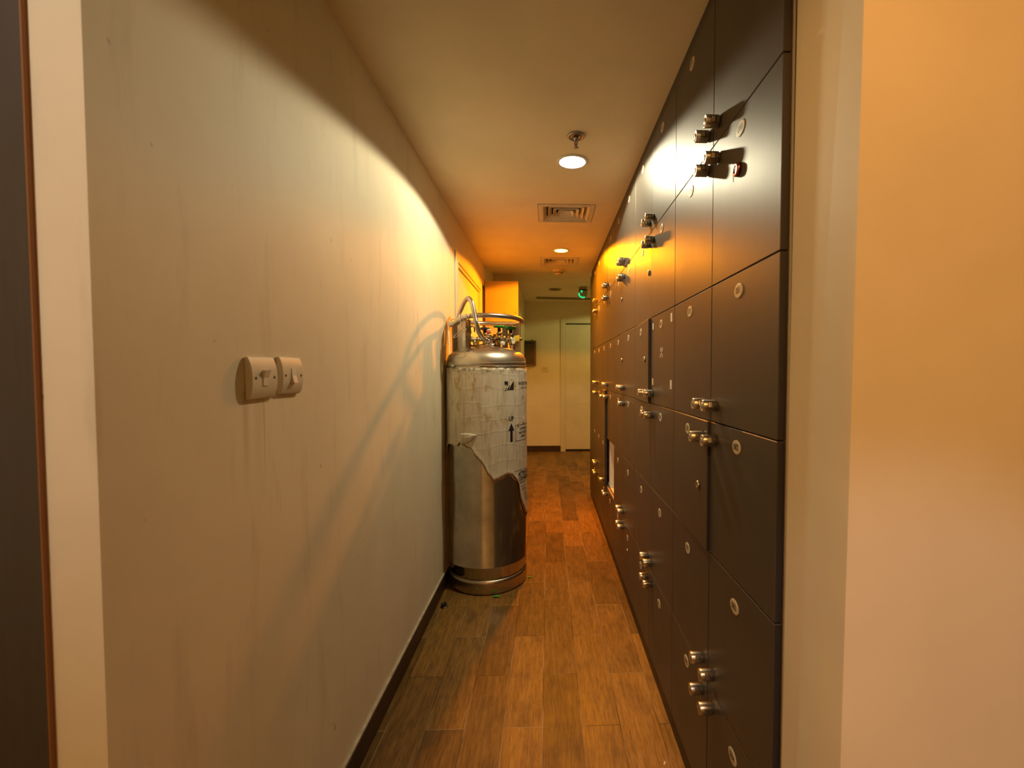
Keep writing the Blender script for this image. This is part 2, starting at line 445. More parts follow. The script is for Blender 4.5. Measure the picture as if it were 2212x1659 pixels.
# ------------------------------------------------------------------ mesh helpers
class MB:
    def __init__(self):
        self.bm = bmesh.new()
        self.mi = 0

    def _mark(self, faces, smooth=False):
        for f in faces:
            f.material_index = self.mi
            f.smooth = smooth

    def box(self, x0, x1, y0, y1, z0, z1, bevel=0.0, seg=2):
        r = bmesh.ops.create_cube(self.bm, size=1.0)
        vs = r['verts']
        for v in vs:
            v.co = Vector((x0 + (v.co.x + .5) * (x1 - x0), y0 + (v.co.y + .5) * (y1 - y0), z0 + (v.co.z + .5) * (z1 - z0)))
        fs = set(f for v in vs for f in v.link_faces)
        self._mark(fs)
        if bevel > 0:
            es = set(e for v in vs for e in v.link_edges)
            r2 = bmesh.ops.bevel(self.bm, geom=list(es), offset=bevel, segments=seg, profile=0.5, affect='EDGES')
            self._mark(r2['faces'], seg > 2)
        return vs

    def lathe(self, prof, c=(0, 0, 0), axis='Z', seg=48, smooth=True, caps=True):
        rings = []
        for r, h in prof:
            ring = []
            if r < 1e-6:
                p = self._ax(0, 0, h, axis)
                ring = [self.bm.verts.new(Vector(c) + p)]
            else:
                for i in range(seg):
                    a = 2 * pi * i / seg
                    ring.append(self.bm.verts.new(Vector(c) + self._ax(r * cos(a), r * sin(a), h, axis)))
            rings.append(ring)
        fs = []
        for a, b in zip(rings[:-1], rings[1:]):
            for i in range(seg):
                j = (i + 1) % seg
                if len(a) == 1 and len(b) == 1:
                    continue
                if len(a) == 1:
                    fs.append(self.bm.faces.new((a[0], b[j], b[i])))
                elif len(b) == 1:
                    fs.append(self.bm.faces.new((a[i], a[j], b[0])))
                else:
                    fs.append(self.bm.faces.new((a[i], a[j], b[j], b[i])))
        if caps:
            for ring, flip in ((rings[0], True), (rings[-1], False)):
                if len(ring) > 2:
                    fs.append(self.bm.faces.new(list(reversed(ring)) if flip else ring))
        self._mark(fs, smooth)
        return fs

    @staticmethod
    def _ax(a, b, h, axis):
        if axis == 'Z':
            return Vector((a, b, h))
        if axis == 'X':
            return Vector((h, a, b))
        return Vector((b, h, a))

    def tube(self, pts, r, seg=12, closed=False, rfun=None, caps=True):
        pts = [Vector(p) for p in pts]
        n = len(pts)
        tans = []
        for i in range(n):
            if closed:
                d = pts[(i + 1) % n] - pts[i - 1]
            else:
                d = pts[min(i + 1, n - 1)] - pts[max(i - 1, 0)]
            tans.append(d.normalized())
        up = Vector((0, 0, 1)) if abs(tans[0].z) < 0.9 else Vector((1, 0, 0))
        nrm = (up - tans[0] * up.dot(tans[0])).normalized()
        rings = []
        for i in range(n):
            nrm = (nrm - tans[i] * nrm.dot(tans[i])).normalized()
            bi = tans[i].cross(nrm)
            rr = rfun(i) if rfun else r
            rings.append([self.bm.verts.new(pts[i] + (nrm * cos(2 * pi * k / seg) + bi * sin(2 * pi * k / seg)) * rr) for k in range(seg)])
        fs = []
        for i in range(n if closed else n - 1):
            a, b = rings[i], rings[(i + 1) % n]
            for k in range(seg):
                l = (k + 1) % seg
                fs.append(self.bm.faces.new((a[k], a[l], b[l], b[k])))
        if caps and not closed:
            fs.append(self.bm.faces.new(list(reversed(rings[0]))))
            fs.append(self.bm.faces.new(rings[-1]))
        self._mark(fs, True)

    def poly(self, pts, thick=None):
        vs = [self.bm.verts.new(Vector(p)) for p in pts]
        f = self.bm.faces.new(vs)
        fs = [f]
        if thick is not None:
            r = bmesh.ops.extrude_face_region(self.bm, geom=[f])
            nv = [g for g in r['geom'] if isinstance(g, bmesh.types.BMVert)]
            bmesh.ops.translate(self.bm, vec=Vector(thick), verts=nv)
            fs = set(x for v in vs + nv for x in v.link_faces)
        self._mark(fs)

    def add_mesh(self, me, fn):
        base = len(self.bm.verts)
        vs = [self.bm.verts.new(fn(v.co)) for v in me.vertices]
        fs = []
        for p in me.polygons:
            try:
                fs.append(self.bm.faces.new([vs[i] for i in p.vertices]))
            except ValueError:
                pass
        self._mark(fs)

    def build(self, name, mats, parent=None, loc=None, label=None, smooth_angle=None):
        bmesh.ops.recalc_face_normals(self.bm, faces=self.bm.faces[:])
        me = bpy.data.meshes.new(name)
        self.bm.to_mesh(me)
        self.bm.free()
        if not isinstance(mats, (list, tuple)):
            mats = [mats]
        for m in mats:
            me.materials.append(m)
        o = bpy.data.objects.new(name, me)
        COL.objects.link(o)
        if parent is not None:
            o.parent = parent
        if loc is not None:
            o.location = loc
        if label:
            o['label'] = label
        return o


def tag(o, label, cat, group=None):
    o['label'] = label
    o['category'] = cat
    o['kind'] = 'thing'
    if group:
        o['group'] = group
    return o


def thing(name, label, cat, loc=(0, 0, 0), rz=0.0, group=None):
    o = bpy.data.objects.new(name, None)
    o.empty_display_size = 0.05
    COL.objects.link(o)
    o.location = loc
    o.rotation_euler = (0, 0, rz)
    return tag(o, label, cat, group)


def struct(mb, name, mats, parent=None):
    o = mb.build(name, mats, parent)
    if parent is None:
        o['kind'] = 'structure'
    return o


def copy_tree(o, parent=None):
    c = o.copy()
    COL.objects.link(c)
    c.parent = parent
    for ch in list(o.children):
        copy_tree(ch, c)
    return c


_tc = {}


def text_mesh(s, size, bold=0.0, spacing=1.0):
    k = (s, size, bold, spacing)
    if k in _tc:
        return _tc[k]
    cu = bpy.data.curves.new('lettering', 'FONT')
    cu.body = s
    cu.size = size
    cu.offset = bold
    cu.space_character = spacing
    cu.align_x = 'CENTER'
    cu.align_y = 'CENTER'
    cu.resolution_u = 3
    ob = bpy.data.objects.new('lettering', cu)
    COL.objects.link(ob)
    dg = bpy.context.evaluated_depsgraph_get()
    me = bpy.data.meshes.new_from_object(ob.evaluated_get(dg))
    bpy.data.objects.remove(ob)
    bpy.data.curves.remove(cu)
    _tc[k] = me
    return me


# ================================================================== THE SETTING
XL = -0.615
WALLEND = 0.639
LOCK0 = 0.838
PITCH = 0.353
XF = 0.431

b = MB(); b.box(-2.2, 2.3, -2.3, 7.5, -0.06, 0.0)
struct(b, 'floor', M['floor'])

VENTS = [(0.115, 2.98, 0.352, 0.95), (0.108, 4.255, 0.345, 0.92)]
b = MB()
y_ = 0.66
for vx, vy, vs_, va_ in VENTS:
    h_ = vs_ / 2 - 0.012
    b.box(-0.9, 1.05, y_, vy - h_ * va_, CEIL, CEIL + 0.4)
    b.box(-0.9, vx - h_, vy - h_ * va_, vy + h_ * va_, CEIL, CEIL + 0.4)
    b.box(vx + h_, 1.05, vy - h_ * va_, vy + h_ * va_, CEIL, CEIL + 0.4)
    y_ = vy + h_ * va_
b.box(-0.9, 1.05, y_, 4.68, CEIL, CEIL + 0.4)
struct(b, 'ceiling', M['ceil'])
b = MB(); b.box(-0.9, 2.3, 4.68, 7.5, CEIL2, CEIL2 + 0.31)
struct(b, 'ceiling', M['ceil'])
b = MB(); b.box(-2.3, 2.3, -2.4, 0.639, CEIL3, CEIL3 + 0.14)
struct(b, 'ceiling', M['ceil'])

# left corridor wall with a doorway and a slot of dark closet
b = MB()
b.box(XL - 0.12, XL, WALLEND, 3.04, 0, CEIL)
b.box(XL - 0.12, XL, 3.04, 4.295, 2.075, CEIL)
b.box(XL - 0.12, XL, 4.295, 4.47, 2.10, CEIL)
b.box(XL - 0.12, XL, 4.47, 5.25, 0, CEIL2)
b.box(XL - 0.12, XL, 4.20, 4.295, 0, 2.075)
struct(b, 'wall_left', M['wall'])
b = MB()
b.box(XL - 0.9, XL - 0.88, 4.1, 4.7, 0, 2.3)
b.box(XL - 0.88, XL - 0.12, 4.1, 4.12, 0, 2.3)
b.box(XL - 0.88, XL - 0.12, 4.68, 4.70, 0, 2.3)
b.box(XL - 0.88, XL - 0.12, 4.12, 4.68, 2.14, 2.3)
struct(b, 'wall_left', M['cabdark'])  # closet walls coloured dark brown in place of shade
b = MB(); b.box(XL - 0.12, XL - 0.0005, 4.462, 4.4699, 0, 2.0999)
struct(b, 'slot_shade_jamb', M['cabdark'])  # dark sheet over the lit jamb, slot shade put into its colour

# end face of the left wall belongs to the near room's front wall
b = MB()
b.box(-2.2, XL - 0.12, 0.642, 0.76, 0, CEIL3)
struct(b, 'wall_near_left', M['wall_clean'])
b = MB()
b.mi = 0
b.box(-1.8, -0.686, 0.632, 0.6389, 0, CEIL3 - 0.002)
b.mi = 1
b.box(-0.686, -0.684, 0.632, 0.6389, 0, CEIL3 - 0.002)
struct(b, 'trim_1', [M['lam'], M['edge_orange']])

# right pier of the opening, a little out of plumb
def px(z, zt, xt, zb, xb):
    return xb + (xt - xb) * (z - zb) / (zt - zb)
b = MB()
pts = []
for z in (0.0, CEIL3):
    xc = px(z, 1.80, 0.4525, 0.66, 0.4425)
    xf = px(z, 1.93, 0.4475, 0.51, 0.4425)
    pts.append([(xc, 0.655, z), (2.2, 0.655, z), (2.2, 0.824, z), (xf, 0.824, z)])
lo = [b.bm.verts.new(p) for p in pts[0]]
hi = [b.bm.verts.new(p) for p in pts[1]]
for i in range(4):
    j = (i + 1) % 4
    b.bm.faces.new((lo[i], lo[j], hi[j], hi[i]))
b.bm.faces.new(lo); b.bm.faces.new(hi)
struct(b, 'wall_near_right', M['wall_clean'])

b = MB(); b.box(-0.735, 0.70, 0.640, 0.655, 2.30, CEIL3)
struct(b, 'wall_front', M['wall_clean'])

b = MB(); b.box(0.955, 1.05, 0.824, 4.68, 0, CEIL)
struct(b, 'wall_right', M['wall'])
b = MB(); b.box(1.05, 2.3, 4.58, 4.68, 0, CEIL2)
struct(b, 'wall_front', M['wall_clean'])
b = MB(); b.box(2.2, 2.3, 4.68, 7.26, 0, CEIL2)
struct(b, 'wall_right', M['wall_clean'])
b = MB(); b.box(XL - 0.12, -0.372, 5.25, 7.26, 0, CEIL2)
struct(b, 'wall_left', M['wall_clean'])

YB = 7.26
b = MB()
b.box(-0.74, 0.275, YB, YB + 0.12, 0, CEIL2)
b.box(0.275, 1.11, YB, YB + 0.12, 2.045, CEIL2)
b.box(1.11, 2.3, YB, YB + 0.12, 0, CEIL2)
struct(b, 'wall_back', M['wall_clean'])

b = MB(); b.box(-2.3, -2.2, -2.4, 0.642, 0, CEIL3)
struct(b, 'wall_room_left', M['wall_clean'])
b = MB(); b.box(2.2, 2.3, -2.4, 0.824, 0, CEIL3)
struct(b, 'wall_room_right', M['wall_clean'])
b = MB(); b.box(-2.2, 2.2, -2.4, -2.3, 0, CEIL3)
struct(b, 'wall_room_rear', M['wall_clean'])

# skirting
b = MB()
b.mi = 0
b.box(XL, XL + 0.013, WALLEND + 0.002, 3.04, 0, 0.086, 0.002)
b.mi = 1
b.box(XL, XL + 0.010, WALLEND + 0.002, 3.04, 0.086, 0.0905)
struct(b, 'baseboard_left', [M['skirt'], M['caulk']])
b = MB(); b.box(-0.372, 0.198, YB - 0.013, YB, 0, 0.093, 0.002)
struct(b, 'baseboard_back', M['skirt'])

# back door
b = MB()
b.box(0.199, 0.262, YB - 0.018, YB, 0, 2.123, 0.004)
b.box(1.123, 1.186, YB - 0.018, YB, 0, 2.123, 0.004)
b.box(0.262, 1.123, YB - 0.018, YB, 2.06, 2.123, 0.004)
b.box(0.255, 0.278, YB - 0.010, YB + 0.06, 0, 2.065)
b.box(1.107, 1.13, YB - 0.010, YB + 0.06, 0, 2.065)
b.box(0.278, 1.107, YB - 0.010, YB + 0.06, 2.045, 2.065)
dfr = MB()
d1 = bpy.data.objects.new('door_1', None)
COL.objects.link(d1)
d1['kind'] = 'structure'
d1.location = (0.69, YB, 0)
o = b.build('door_frame', M['framepaint'], d1); o.location = (-0.69, -YB, 0)
b = MB()
b.box(0.281, 1.104, YB + 0.03, YB + 0.07, 0.752, 2.030)
b.box(0.281, 1.104, YB + 0.03, YB + 0.07, 0.030, 0.748)
b.box(0.283, 1.102, YB + 0.033, YB + 0.067, 0.74, 0.76)
o = b.build('door_leaf', M['doorpaint'], d1); o.location = (-0.69, -YB, 0)
b = MB(); b.box(0.279, 1.106, YB + 0.02, YB + 0.075, 0.0, 0.029)
o = b.build('threshold_gap', M['black'], d1); o.location = (-0.69, -YB, 0)

# door in the left wall
d2 = bpy.data.objects.new('door_2', None)
COL.objects.link(d2)
d2['kind'] = 'structure'
d2.location = (XL, 3.6, 0)
b = MB()
b.box(XL - 0.05, XL + 0.012, 3.045, 3.115, 0, 2.072, 0.003)
b.box(XL - 0.05, XL + 0.012, 4.165, 4.235, 0, 2.072, 0.003)
b.box(XL - 0.05, XL + 0.012, 3.115, 4.165, 2.008, 2.072, 0.003)
b.box(XL - 0.06, XL + 0.002, 3.115, 3.135, 0, 2.008)
b.box(XL - 0.06, XL + 0.002, 4.145, 4.165, 0, 2.008)
b.box(XL - 0.06, XL + 0.002, 3.135, 4.145, 1.99, 2.008)
o = b.build('door_frame', M['framepaint'], d2); o.location = (-XL, -3.6, 0)
b = MB(); b.box(XL - 0.06, XL - 0.012, 3.138, 4.142, 0.008, 1.985)
o = b.build('door_leaf', M['doorpaint'], d2); o.location = (-XL, -3.6, 0)
for z0 in (1.745, 0.25):
    b = MB()
    b.lathe([(0.006, z0), (0.007, z0 + 0.004), (0.007, z0 + 0.098), (0.006, z0 + 0.102)], (XL - 0.006, 3.141, 0), 'Z', 12)
    o = b.build('hinge', M['screw'], d2); o.location = (-XL, -3.6, 0)


# ================================================================== LOCKERS
ROWS = [2.225, 1.8505, 1.490, 1.134, 0.783, 0.426, 0.068]
DT = 0.016


def knob_mesh():
    b = MB()
    b.mi = 1
    b.lathe([(0.0130, 0.0), (0.0130, -0.003)], (0, 0, 0), 'X', 28, False)
    b.mi = 0
    prof = [(0.0148, -0.003), (0.0155, -0.0042), (0.0155, -0.0345), (0.0146, -0.0365), (0.0128, -0.0370), (0.0122, -0.0364), (0.0080, -0.0364)]
    b.lathe(prof, (0, 0, 0), 'X', 32, True, False)
    b.lathe([(0.0148, -0.003), (0.0, -0.003)], (0, 0, 0), 'X', 32, False, False)
    b.lathe([(0.0080, -0.0364), (0.0075, -0.0372), (0.0, -0.0372)], (0, 0, 0), 'X', 24, True, False)
    # grip window: a sunk flat with a raised rim, on the near side
    b.mi = 1
    b.box(-0.0250, -0.0115, -0.01565, -0.0120, -0.0082, 0.0082)
    b.mi = 0
    b.box(-0.0232, -0.0150, -0.01595, -0.0120, -0.0070, 0.0064, 0.0006)
    # key slot
    b.mi = 1
    b.box(-0.03735, -0.0370, -0.0010, 0.0010, -0.0040, 0.0040)
    bmesh.ops.recalc_face_normals(b.bm, faces=b.bm.faces[:])
    me = bpy.data.meshes.new('knob')
    b.bm.to_mesh(me); b.bm.free()
    me.materials.append(M['knob']); me.materials.append(M['knob_dark'])
    return me


KNOB = knob_mesh()


def keyhole_mesh(red):
    b = MB()
    k = 1.35 if red else 1.0
    b.lathe([(0.0115 * k, 0), (0.0115 * k, -0.004 * k), (0.0098 * k, -0.0062 * k), (0.0060 * k, -0.0066 * k), (0.0055 * k, -0.0050 * k), (0, -0.0050 * k)], (0, 0, 0), 'X', 28, True)
    b.mi = 1
    b.box(-0.0058 * k, -0.0045 * k, -0.0011, 0.0011, -0.0042 * k, 0.0042 * k)
    b.box(-0.0060 * k, -0.0045 * k, -0.0030 * k, 0.0030 * k, 0.0010, 0.0036 * k)
    bmesh.ops.recalc_face_normals(b.bm, faces=b.bm.faces[:])
    me = bpy.data.meshes.new('keyhole')
    b.bm.to_mesh(me); b.bm.free()
    me.materials.append(M['redlock'] if red else M['lock']); me.materials.append(M['knob_dark'])
    return me


KEY, KEYRED = keyhole_mesh(False), keyhole_mesh(True)


def door_mesh(h):
    b = MB()
    b.box(0, DT, 0.0013, PITCH - 0.0013, 0.0013, h - 0.0013, 0.0012, 1)
    bmesh.ops.recalc_face_normals(b.bm, faces=b.bm.faces[:])
    me = bpy.data.meshes.new('door')
    b.bm.to_mesh(me); b.bm.free()
    me.materials.append(M['lam']); me.materials.append(M['lam_edge']); me.materials.append(M['raw'])
    for p in me.polygons:
        if p.normal.y < -0.9 or p.normal.y > 0.9:
            p.material_index = 1
        elif p.normal.z > 0.9:
            p.material_index = 2
    return me


DOORS = [door_mesh(ROWS[i] - ROWS[i + 1]) for i in range(6)]
DOORS0 = []
for me_ in DOORS:
    m2 = me_.copy()
    for p_ in m2.polygons:
        if p_.material_index == 2:
            p_.material_index = 1
    DOORS0.append(m2)


def tag_obj(num, parent, loc):
    b = MB()
    b.mi = 0
    fs = b.lathe([(0.0001, -0.0018), (0.0150, -0.0018), (0.0164, -0.0012), (0.0164, 0.0)], (0, 0, 0), 'X', 32, False)
    for v in b.bm.verts:
        v.co.y *= 1.36
    b.mi = 1
    b.add_mesh(text_mesh('%03d' % num, 0.0205, 0.0004), lambda c: Vector((-0.0021, -c.x * 0.86, c.y)))
    o = b.build('number_tag', [M['tag'], M['ink']], parent)
    o.location = loc
    return o


def link_mesh(name, me, parent, loc, label=None):
    o = bpy.data.objects.new(name, me)
    COL.objects.link(o)
    o.parent = parent
    o.location = loc
    if label:
        o['label'] = label
    return o


COLS = [
    ('nearest locker column, large cream tags reading 080 to 084, beside the plaster pier', ),
    ('second locker column from the pier, tags 073 to 078, its fourth door slightly ajar', ),
    ('third locker column, white tape residue patches on its middle door 069', ),
    ('fourth locker column, third door standing ajar with a dark gap beside it', ),
    ('fifth locker column from the pier, tags numbered 055 to 060', ),
    ('sixth locker column, just before the one with the open doorless compartment', ),
    ('locker column with one doorless compartment showing a pale empty inside', ),
    ('locker column just beyond the doorless compartment, two doors ajar', ),
    ('second locker column from the far end, under amber light', ),
    ('farthest locker column, next to the blank end filler by the lobby', ),
]
# (column, row): angle of doors that stand ajar, degrees
AJAR = {(1, 3): 1.25, (3, 2): 1.9, (7, 3): 2.9, (7, 4): 2.7}
NODOOR = {(6, 4)}
NOKNOB = {(5, 3)}
KEYS = {(0, 1): (0.194, 1.722, True), (1, 3): (0.070, 0.947, False), (3, 1): (0.047, 1.688, False), (5, 1): (-0.05 + 0.10, 1.691, False),
        (3, 2): (0.073, 1.321, False), (5, 2): (0.042, 1.336, False), (4, 5): (0.176, 0.296, False), (1, 5): (0.1, 0.18, False)}
KEYS.pop((1, 5))

for k in range(10):
    y0 = LOCK0 + k * PITCH
    root = thing('locker_cabinet', COLS[k][0], 'locker', (XF, y0, 0), 0, 'columns of six dark lockers along the corridor')
    # carcass: sides, back, shelves (relative coordinates)
    b = MB()
    X0, X1 = DT + 0.0015, 0.518
    b.mi = 0
    b.box(X0, X1, 0.0004, 0.0130, 0.060, 2.24)
    b.box(X0, X1, PITCH - 0.0130, PITCH - 0.0004, 0.060, 2.24)
    b.box(X1 - 0.006, X1, 0.0130, PITCH - 0.0130, 0.060, 2.24)
    for z in ROWS:
        b.box(X0 + 0.0004, X1 - 0.006, 0.0130, PITCH - 0.0130, z - 0.0075, z + 0.0075)
    bmesh.ops.recalc_face_normals(b.bm, faces=b.bm.faces[:])
    for f in b.bm.faces:
        if f.normal.x < -0.9:
            f.material_index = 1
    b.build('carcass', [M['carc'], M['raw']], root)
    b = MB(); b.box(0.006, X1 - 0.02, 0.0004, PITCH - 0.0004, 0.0, 0.0595)
    b.build('plinth', M['plinth'], root)
    b = MB(); b.box(0.014, 0.030, 0.0004, PITCH - 0.0004, 2.2402, CEIL - 0.001)
    b.build('top_filler', M['lam_edge'], root)
    if k == 0:
        b = MB(); b.box(0.0215, X1, -0.0025, 0.0, 0.0, 2.24)
        b.build('side_panel', M['lam'], root)
    if k == 6:
        b = MB()
        zb = ROWS[5] + 0.0075
        b.box(0.300, 0.360, PITCH - 0.0136, PITCH - 0.0132, zb + 0.085, zb + 0.118)
        b.build('sticker', M['boxframe'], root)
    near_knob = (k % 2 == 1)       # knob on the near edge for every second column
    for r in range(6):
        if (k, r) in NODOOR:
            continue
        zt, zb = ROWS[r], ROWS[r + 1]
        d = bpy.data.objects.new('door', (DOORS0 if k == 0 or r < 3 else DOORS)[r])
        COL.objects.link(d)
        d.parent = root
        ang = AJAR.get((k, r), random.uniform(-0.05, 0.16))
        if near_knob:              # hinge on the far edge: swing the near edge out
            piv = PITCH
            a = -radians(ang)
        else:
            piv = 0.0
            a = radians(ang)
        # rotate about the vertical line at y = piv
        d.rotation_euler = (0, 0, a)
        d.location = (sin(a) * piv, piv - cos(a) * piv, zb)
        if (k, r) in AJAR:
            d['label'] = 'door standing slightly ajar'
        if (k, r) not in NOKNOB:
            ky = 0.037 if near_knob else PITCH - 0.037
            kz = 0.044 if r % 2 == 0 else (zt - zb) - 0.046
            kn = link_mesh('knob', KNOB, d, (0.0, ky, kz))
            kn.rotation_euler = (radians(random.choice((0, 4, -6, 8, -14, 38))), 0, 0)
        num = 79 + r - 6 * k
        tz = (zt - zb) - 0.042
        tag_obj(num, d, (0.0, PITCH * 0.52, tz if r < 4 else tz - 0.020))
        if (k, r) in KEYS:
            ly, lz, red = KEYS[(k, r)]
            kk = link_mesh('keyhole', KEYRED if red else KEY, d, (0.0, ly, lz - zb), 'reddish copper lock rosette' if red else None)
        if (k, r) == (0, 1):
            b = MB(); b.poly([(-0.0006, 0.222, 0.215), (-0.0006, 0.214, 0.252), (-0.0006, 0.228, 0.240)], (0.0006, 0, 0))
            b.build('paper_scrap', M['residue_tan'], d)
        if (k, r) == (2, 2):
            for (sy, sz, hh, mt) in ((0.040, 1.456, 0.030, 'residue'), (0.315, 1.452, 0.026, 'residue'), (0.316, 1.226, 0.028, 'residue_tan'), (0.040, 1.221, 0.032, 'residue')):
                b = MB()
                n = 9
                L = [(-0.0006, sy - 0.010 + random.uniform(-.0016, .0016), sz - zb - hh / 2 + hh * i / (n - 1)) for i in range(n)]
                R = [(-0.0006, sy + 0.010 + random.uniform(-.0016, .0016), sz - zb - hh / 2 + hh * i / (n - 1)) for i in range(n)]
                b.poly(L + R[::-1], (0.0005, 0, 0))
                b.build('tape_residue', M[mt], d)
            # small pale marks in the middle of the door
            b = MB()
            for (yy, zz, hy, hz, sk) in ((0.188, 1.351, .004, .0075, 0.0), (0.165, 1.351, .004, .0075, 0.0), (0.177, 1.338, .0022, .007, 0.0), (0.188, 1.327, .0035, .007, 0.006), (0.166, 1.327, .0035, .007, -0.006)):
                b.poly([(-0.0006, yy - hy + sk, zz - zb - hz), (-0.0006, yy + hy + sk, zz - zb - hz), (-0.0006, yy + hy, zz - zb + hz), (-0.0006, yy - hy, zz - zb + hz)], (0.0005, 0, 0))
            b.build('stick_figure_mark', M['residue'], d)

# blank filler at the far end of the bank
b = MB()
y0 = LOCK0 + 10 * PITCH
b.box(XF + 0.001, XF + 0.017, y0 + 0.0015, 4.655, 0.062, 2.225, 0.001, 1)
b.box(XF + 0.017, 0.950, 4.639, 4.655, 0.0, 2.24)
b.box(XF + 0.006, XF + 0.017, y0 + 0.0015, 4.639, 0.0, 0.0615)
b.box(XF + 0.014, XF + 0.030, y0 + 0.0015, 4.655, 2.2402, CEIL - 0.001)
o = b.build('filler_panel', M['lam'])
tag(o, 'blank dark filler panel closing the far end of the locker bank', 'panel')


# ================================================================== DEWAR CYLINDER
TX, TY = -0.371, 2.78
tank = thing('gas_cylinder', 'tall stainless steel gas cylinder in a torn dirty white wrap, opposite the lockers', 'gas cylinder', (TX, TY, 0))


def P(x, y, z):
    """world point to cylinder-local point"""
    return Vector((x - TX, y - TY, z))


b = MB()
b.lathe([(0.0, 0.070), (0.215, 0.070), (0.226, 0.078), (0.228, 0.098), (0.233, 0.112), (0.2345, 0.150), (0.2375, 0.154), (0.2375, 0.158), (0.2345, 0.162),
         (0.2345, 1.290), (0.2355, 1.2995)], seg=96)
b.build('body', M['steel'], tank)
b = MB()
b.lathe([(0.20, 1.2995), (0.2365, 1.300), (0.2365, 1.322), (0.2335, 1.345), (0.224, 1.366), (0.205, 1.383), (0.175, 1.397), (0.14, 1.408), (0.09, 1.4185), (0.05, 1.424), (0.0, 1.427)], seg=96, caps=False)
b.build('dome', M['steel_dome'], tank)
b = MB()
b.lathe([(0.206, 0.003), (0.228, 0.003), (0.2355, 0.008), (0.2365, 0.020), (0.2365, 0.066), (0.233, 0.077), (0.226, 0.082), (0.214, 0.083), (0.206, 0.080), (0.206, 0.003)], seg=96, caps=False)
ring0 = b.build('base_ring', M['steel_dull'], tank)
# green plug in the base ring
a = radians(-8)
b = MB()
b.lathe([(0.0055, 0), (0.0055, -0.004), (0.0, -0.005)], (0, 0, 0), 'Y', 16)
o = b.build('green_plug', M['leafgreen'], ring0)
o.location = (0.2362 * sin(a), -0.2362 * cos(a), 0.040)
o.rotation_euler = (0, 0, a)

# ---- torn wrap
TEAR = [(-180, 0.80), (-150, 0.83), (-120, 0.81), (-95, 0.84), (-80, 0.838), (-77, 0.832), (-74, 0.800), (-71, 0.792), (-68, 0.812), (-62, 0.846), (-59, 0.849), (-52, 0.853), (-46, 0.850), (-39, 0.845), (-36, 0.852), (-33, 0.871), (-24, 0.861),
        (-14, 0.842), (-9, 0.807), (2, 0.757), (7, 0.708), (12, 0.680), (16, 0.658), (20, 0.662), (26, 0.670), (32, 0.684), (38, 0.685), (43, 0.676), (48, 0.656), (56, 0.618), (59, 0.563), (65, 0.496), (75, 0.431), (83, 0.409),
        (90, 0.40), (110, 0.46), (140, 0.60), (165, 0.76), (180, 0.80)]


def tear_z(deg):
    for (a0, z0), (a1, z1) in zip(TEAR[:-1], TEAR[1:]):
        if a0 <= deg <= a1:
            return z0 + (z1 - z0) * (deg - a0) / (a1 - a0)
    return 0.8


rnd = random.Random(3)
NA, NZ = 300, 44
from mathutils import noise as mnoise


def wrap_r(deg, z):
    th = radians(deg)
    rr = 0.2405
    rr += 0.0018 * mnoise.noise(Vector((sin(th) * 3, cos(th) * 3, z * 9)))
    low = max(0.0, 1 - (z - tear_z((deg + 180) % 360 - 180)) / 0.035)
    rr += 0.005 * low * (0.6 + 0.8 * mnoise.noise(Vector((deg * 0.09, 2, 0))))
    return rr

b = MB()
grid = []
jit = [rnd.uniform(-.004, .004) for _ in range(NA)]
for i in range(NA):
    deg = -180 + 360 * i / NA
    zb_ = tear_z(deg) + jit[i]
    zt_ = 1.289 + 0.004 * mnoise.noise(Vector((deg * 0.13, 0, 0)))
    th = radians(deg)
    colv = []
    for j in range(NZ + 1):
        z = zb_ + (zt_ - zb_) * j / NZ
        rr = wrap_r(deg, z)
        colv.append(b.bm.verts.new((rr * sin(th), -rr * cos(th), z)))
    grid.append(colv)
for i in range(NA):
    for j in range(NZ):
        a_, c_ = grid[i], grid[(i + 1) % NA]
        f = b.bm.faces.new((a_[j], c_[j], c_[j + 1], a_[j + 1]))
        f.smooth = True
wrap = b.build('torn_wrap', [M['wrap'], M['torn']], tank)
so = wrap.modifiers.new('thickness', 'SOLIDIFY')
so.thickness = 0.0045
so.offset = -1
so.material_offset_rim = 1
so.material_offset = 1


def cylpt(deg, z, r=0.2432):
    th = radians(deg)
    return Vector((r * sin(th), -r * cos(th), z))


RW = 0.2425


def lay(mb, t2, deg0, z0, lift):
    """cut a flat bmesh fine and lay it on the wrap"""
    bmesh.ops.triangulate(t2, faces=t2.faces[:])
    for _ in range(4):
        es = [e for e in t2.edges if e.calc_length() > 0.006]
        if not es:
            break
        bmesh.ops.subdivide_edges(t2, edges=es, cuts=1, use_grid_fill=False)
        bmesh.ops.triangulate(t2, faces=t2.faces[:])
    t2.verts.ensure_lookup_table()
    t2.verts.index_update()
    vs = []
    for v in t2.verts:
        dg = deg0 + math.degrees(v.co.x / RW)
        z = z0 + v.co.y
        vs.append(mb.bm.verts.new(cylpt(dg, z, wrap_r(dg, z) + lift)))
    seen = set()
    for f in t2.faces:
        k = frozenset(v.index for v in f.verts)
        if k not in seen:
            seen.add(k)
            mb.bm.faces.new([vs[v.index] for v in f.verts])
    t2.free()


def on_wrap(mb, me, deg0, z0, sx=1.0, sy=1.0, lift=0.0004):
    """lay a flat mesh on the wrap: x runs round the cylinder, y up"""
    t2 = bmesh.new()
    t2.from_mesh(me)
    for v in t2.verts:
        v.co.x *= sx
        v.co.y *= sy
    lay(mb, t2, deg0, z0, lift)


def flat(mb, pts, deg0, z0, lift=0.0004):
    """polygon given in metres round / up from a point"""
    t2 = bmesh.new()
    t2.faces.new([t2.verts.new((x, y, 0)) for x, y in pts])
    lay(mb, t2, deg0, z0, lift)


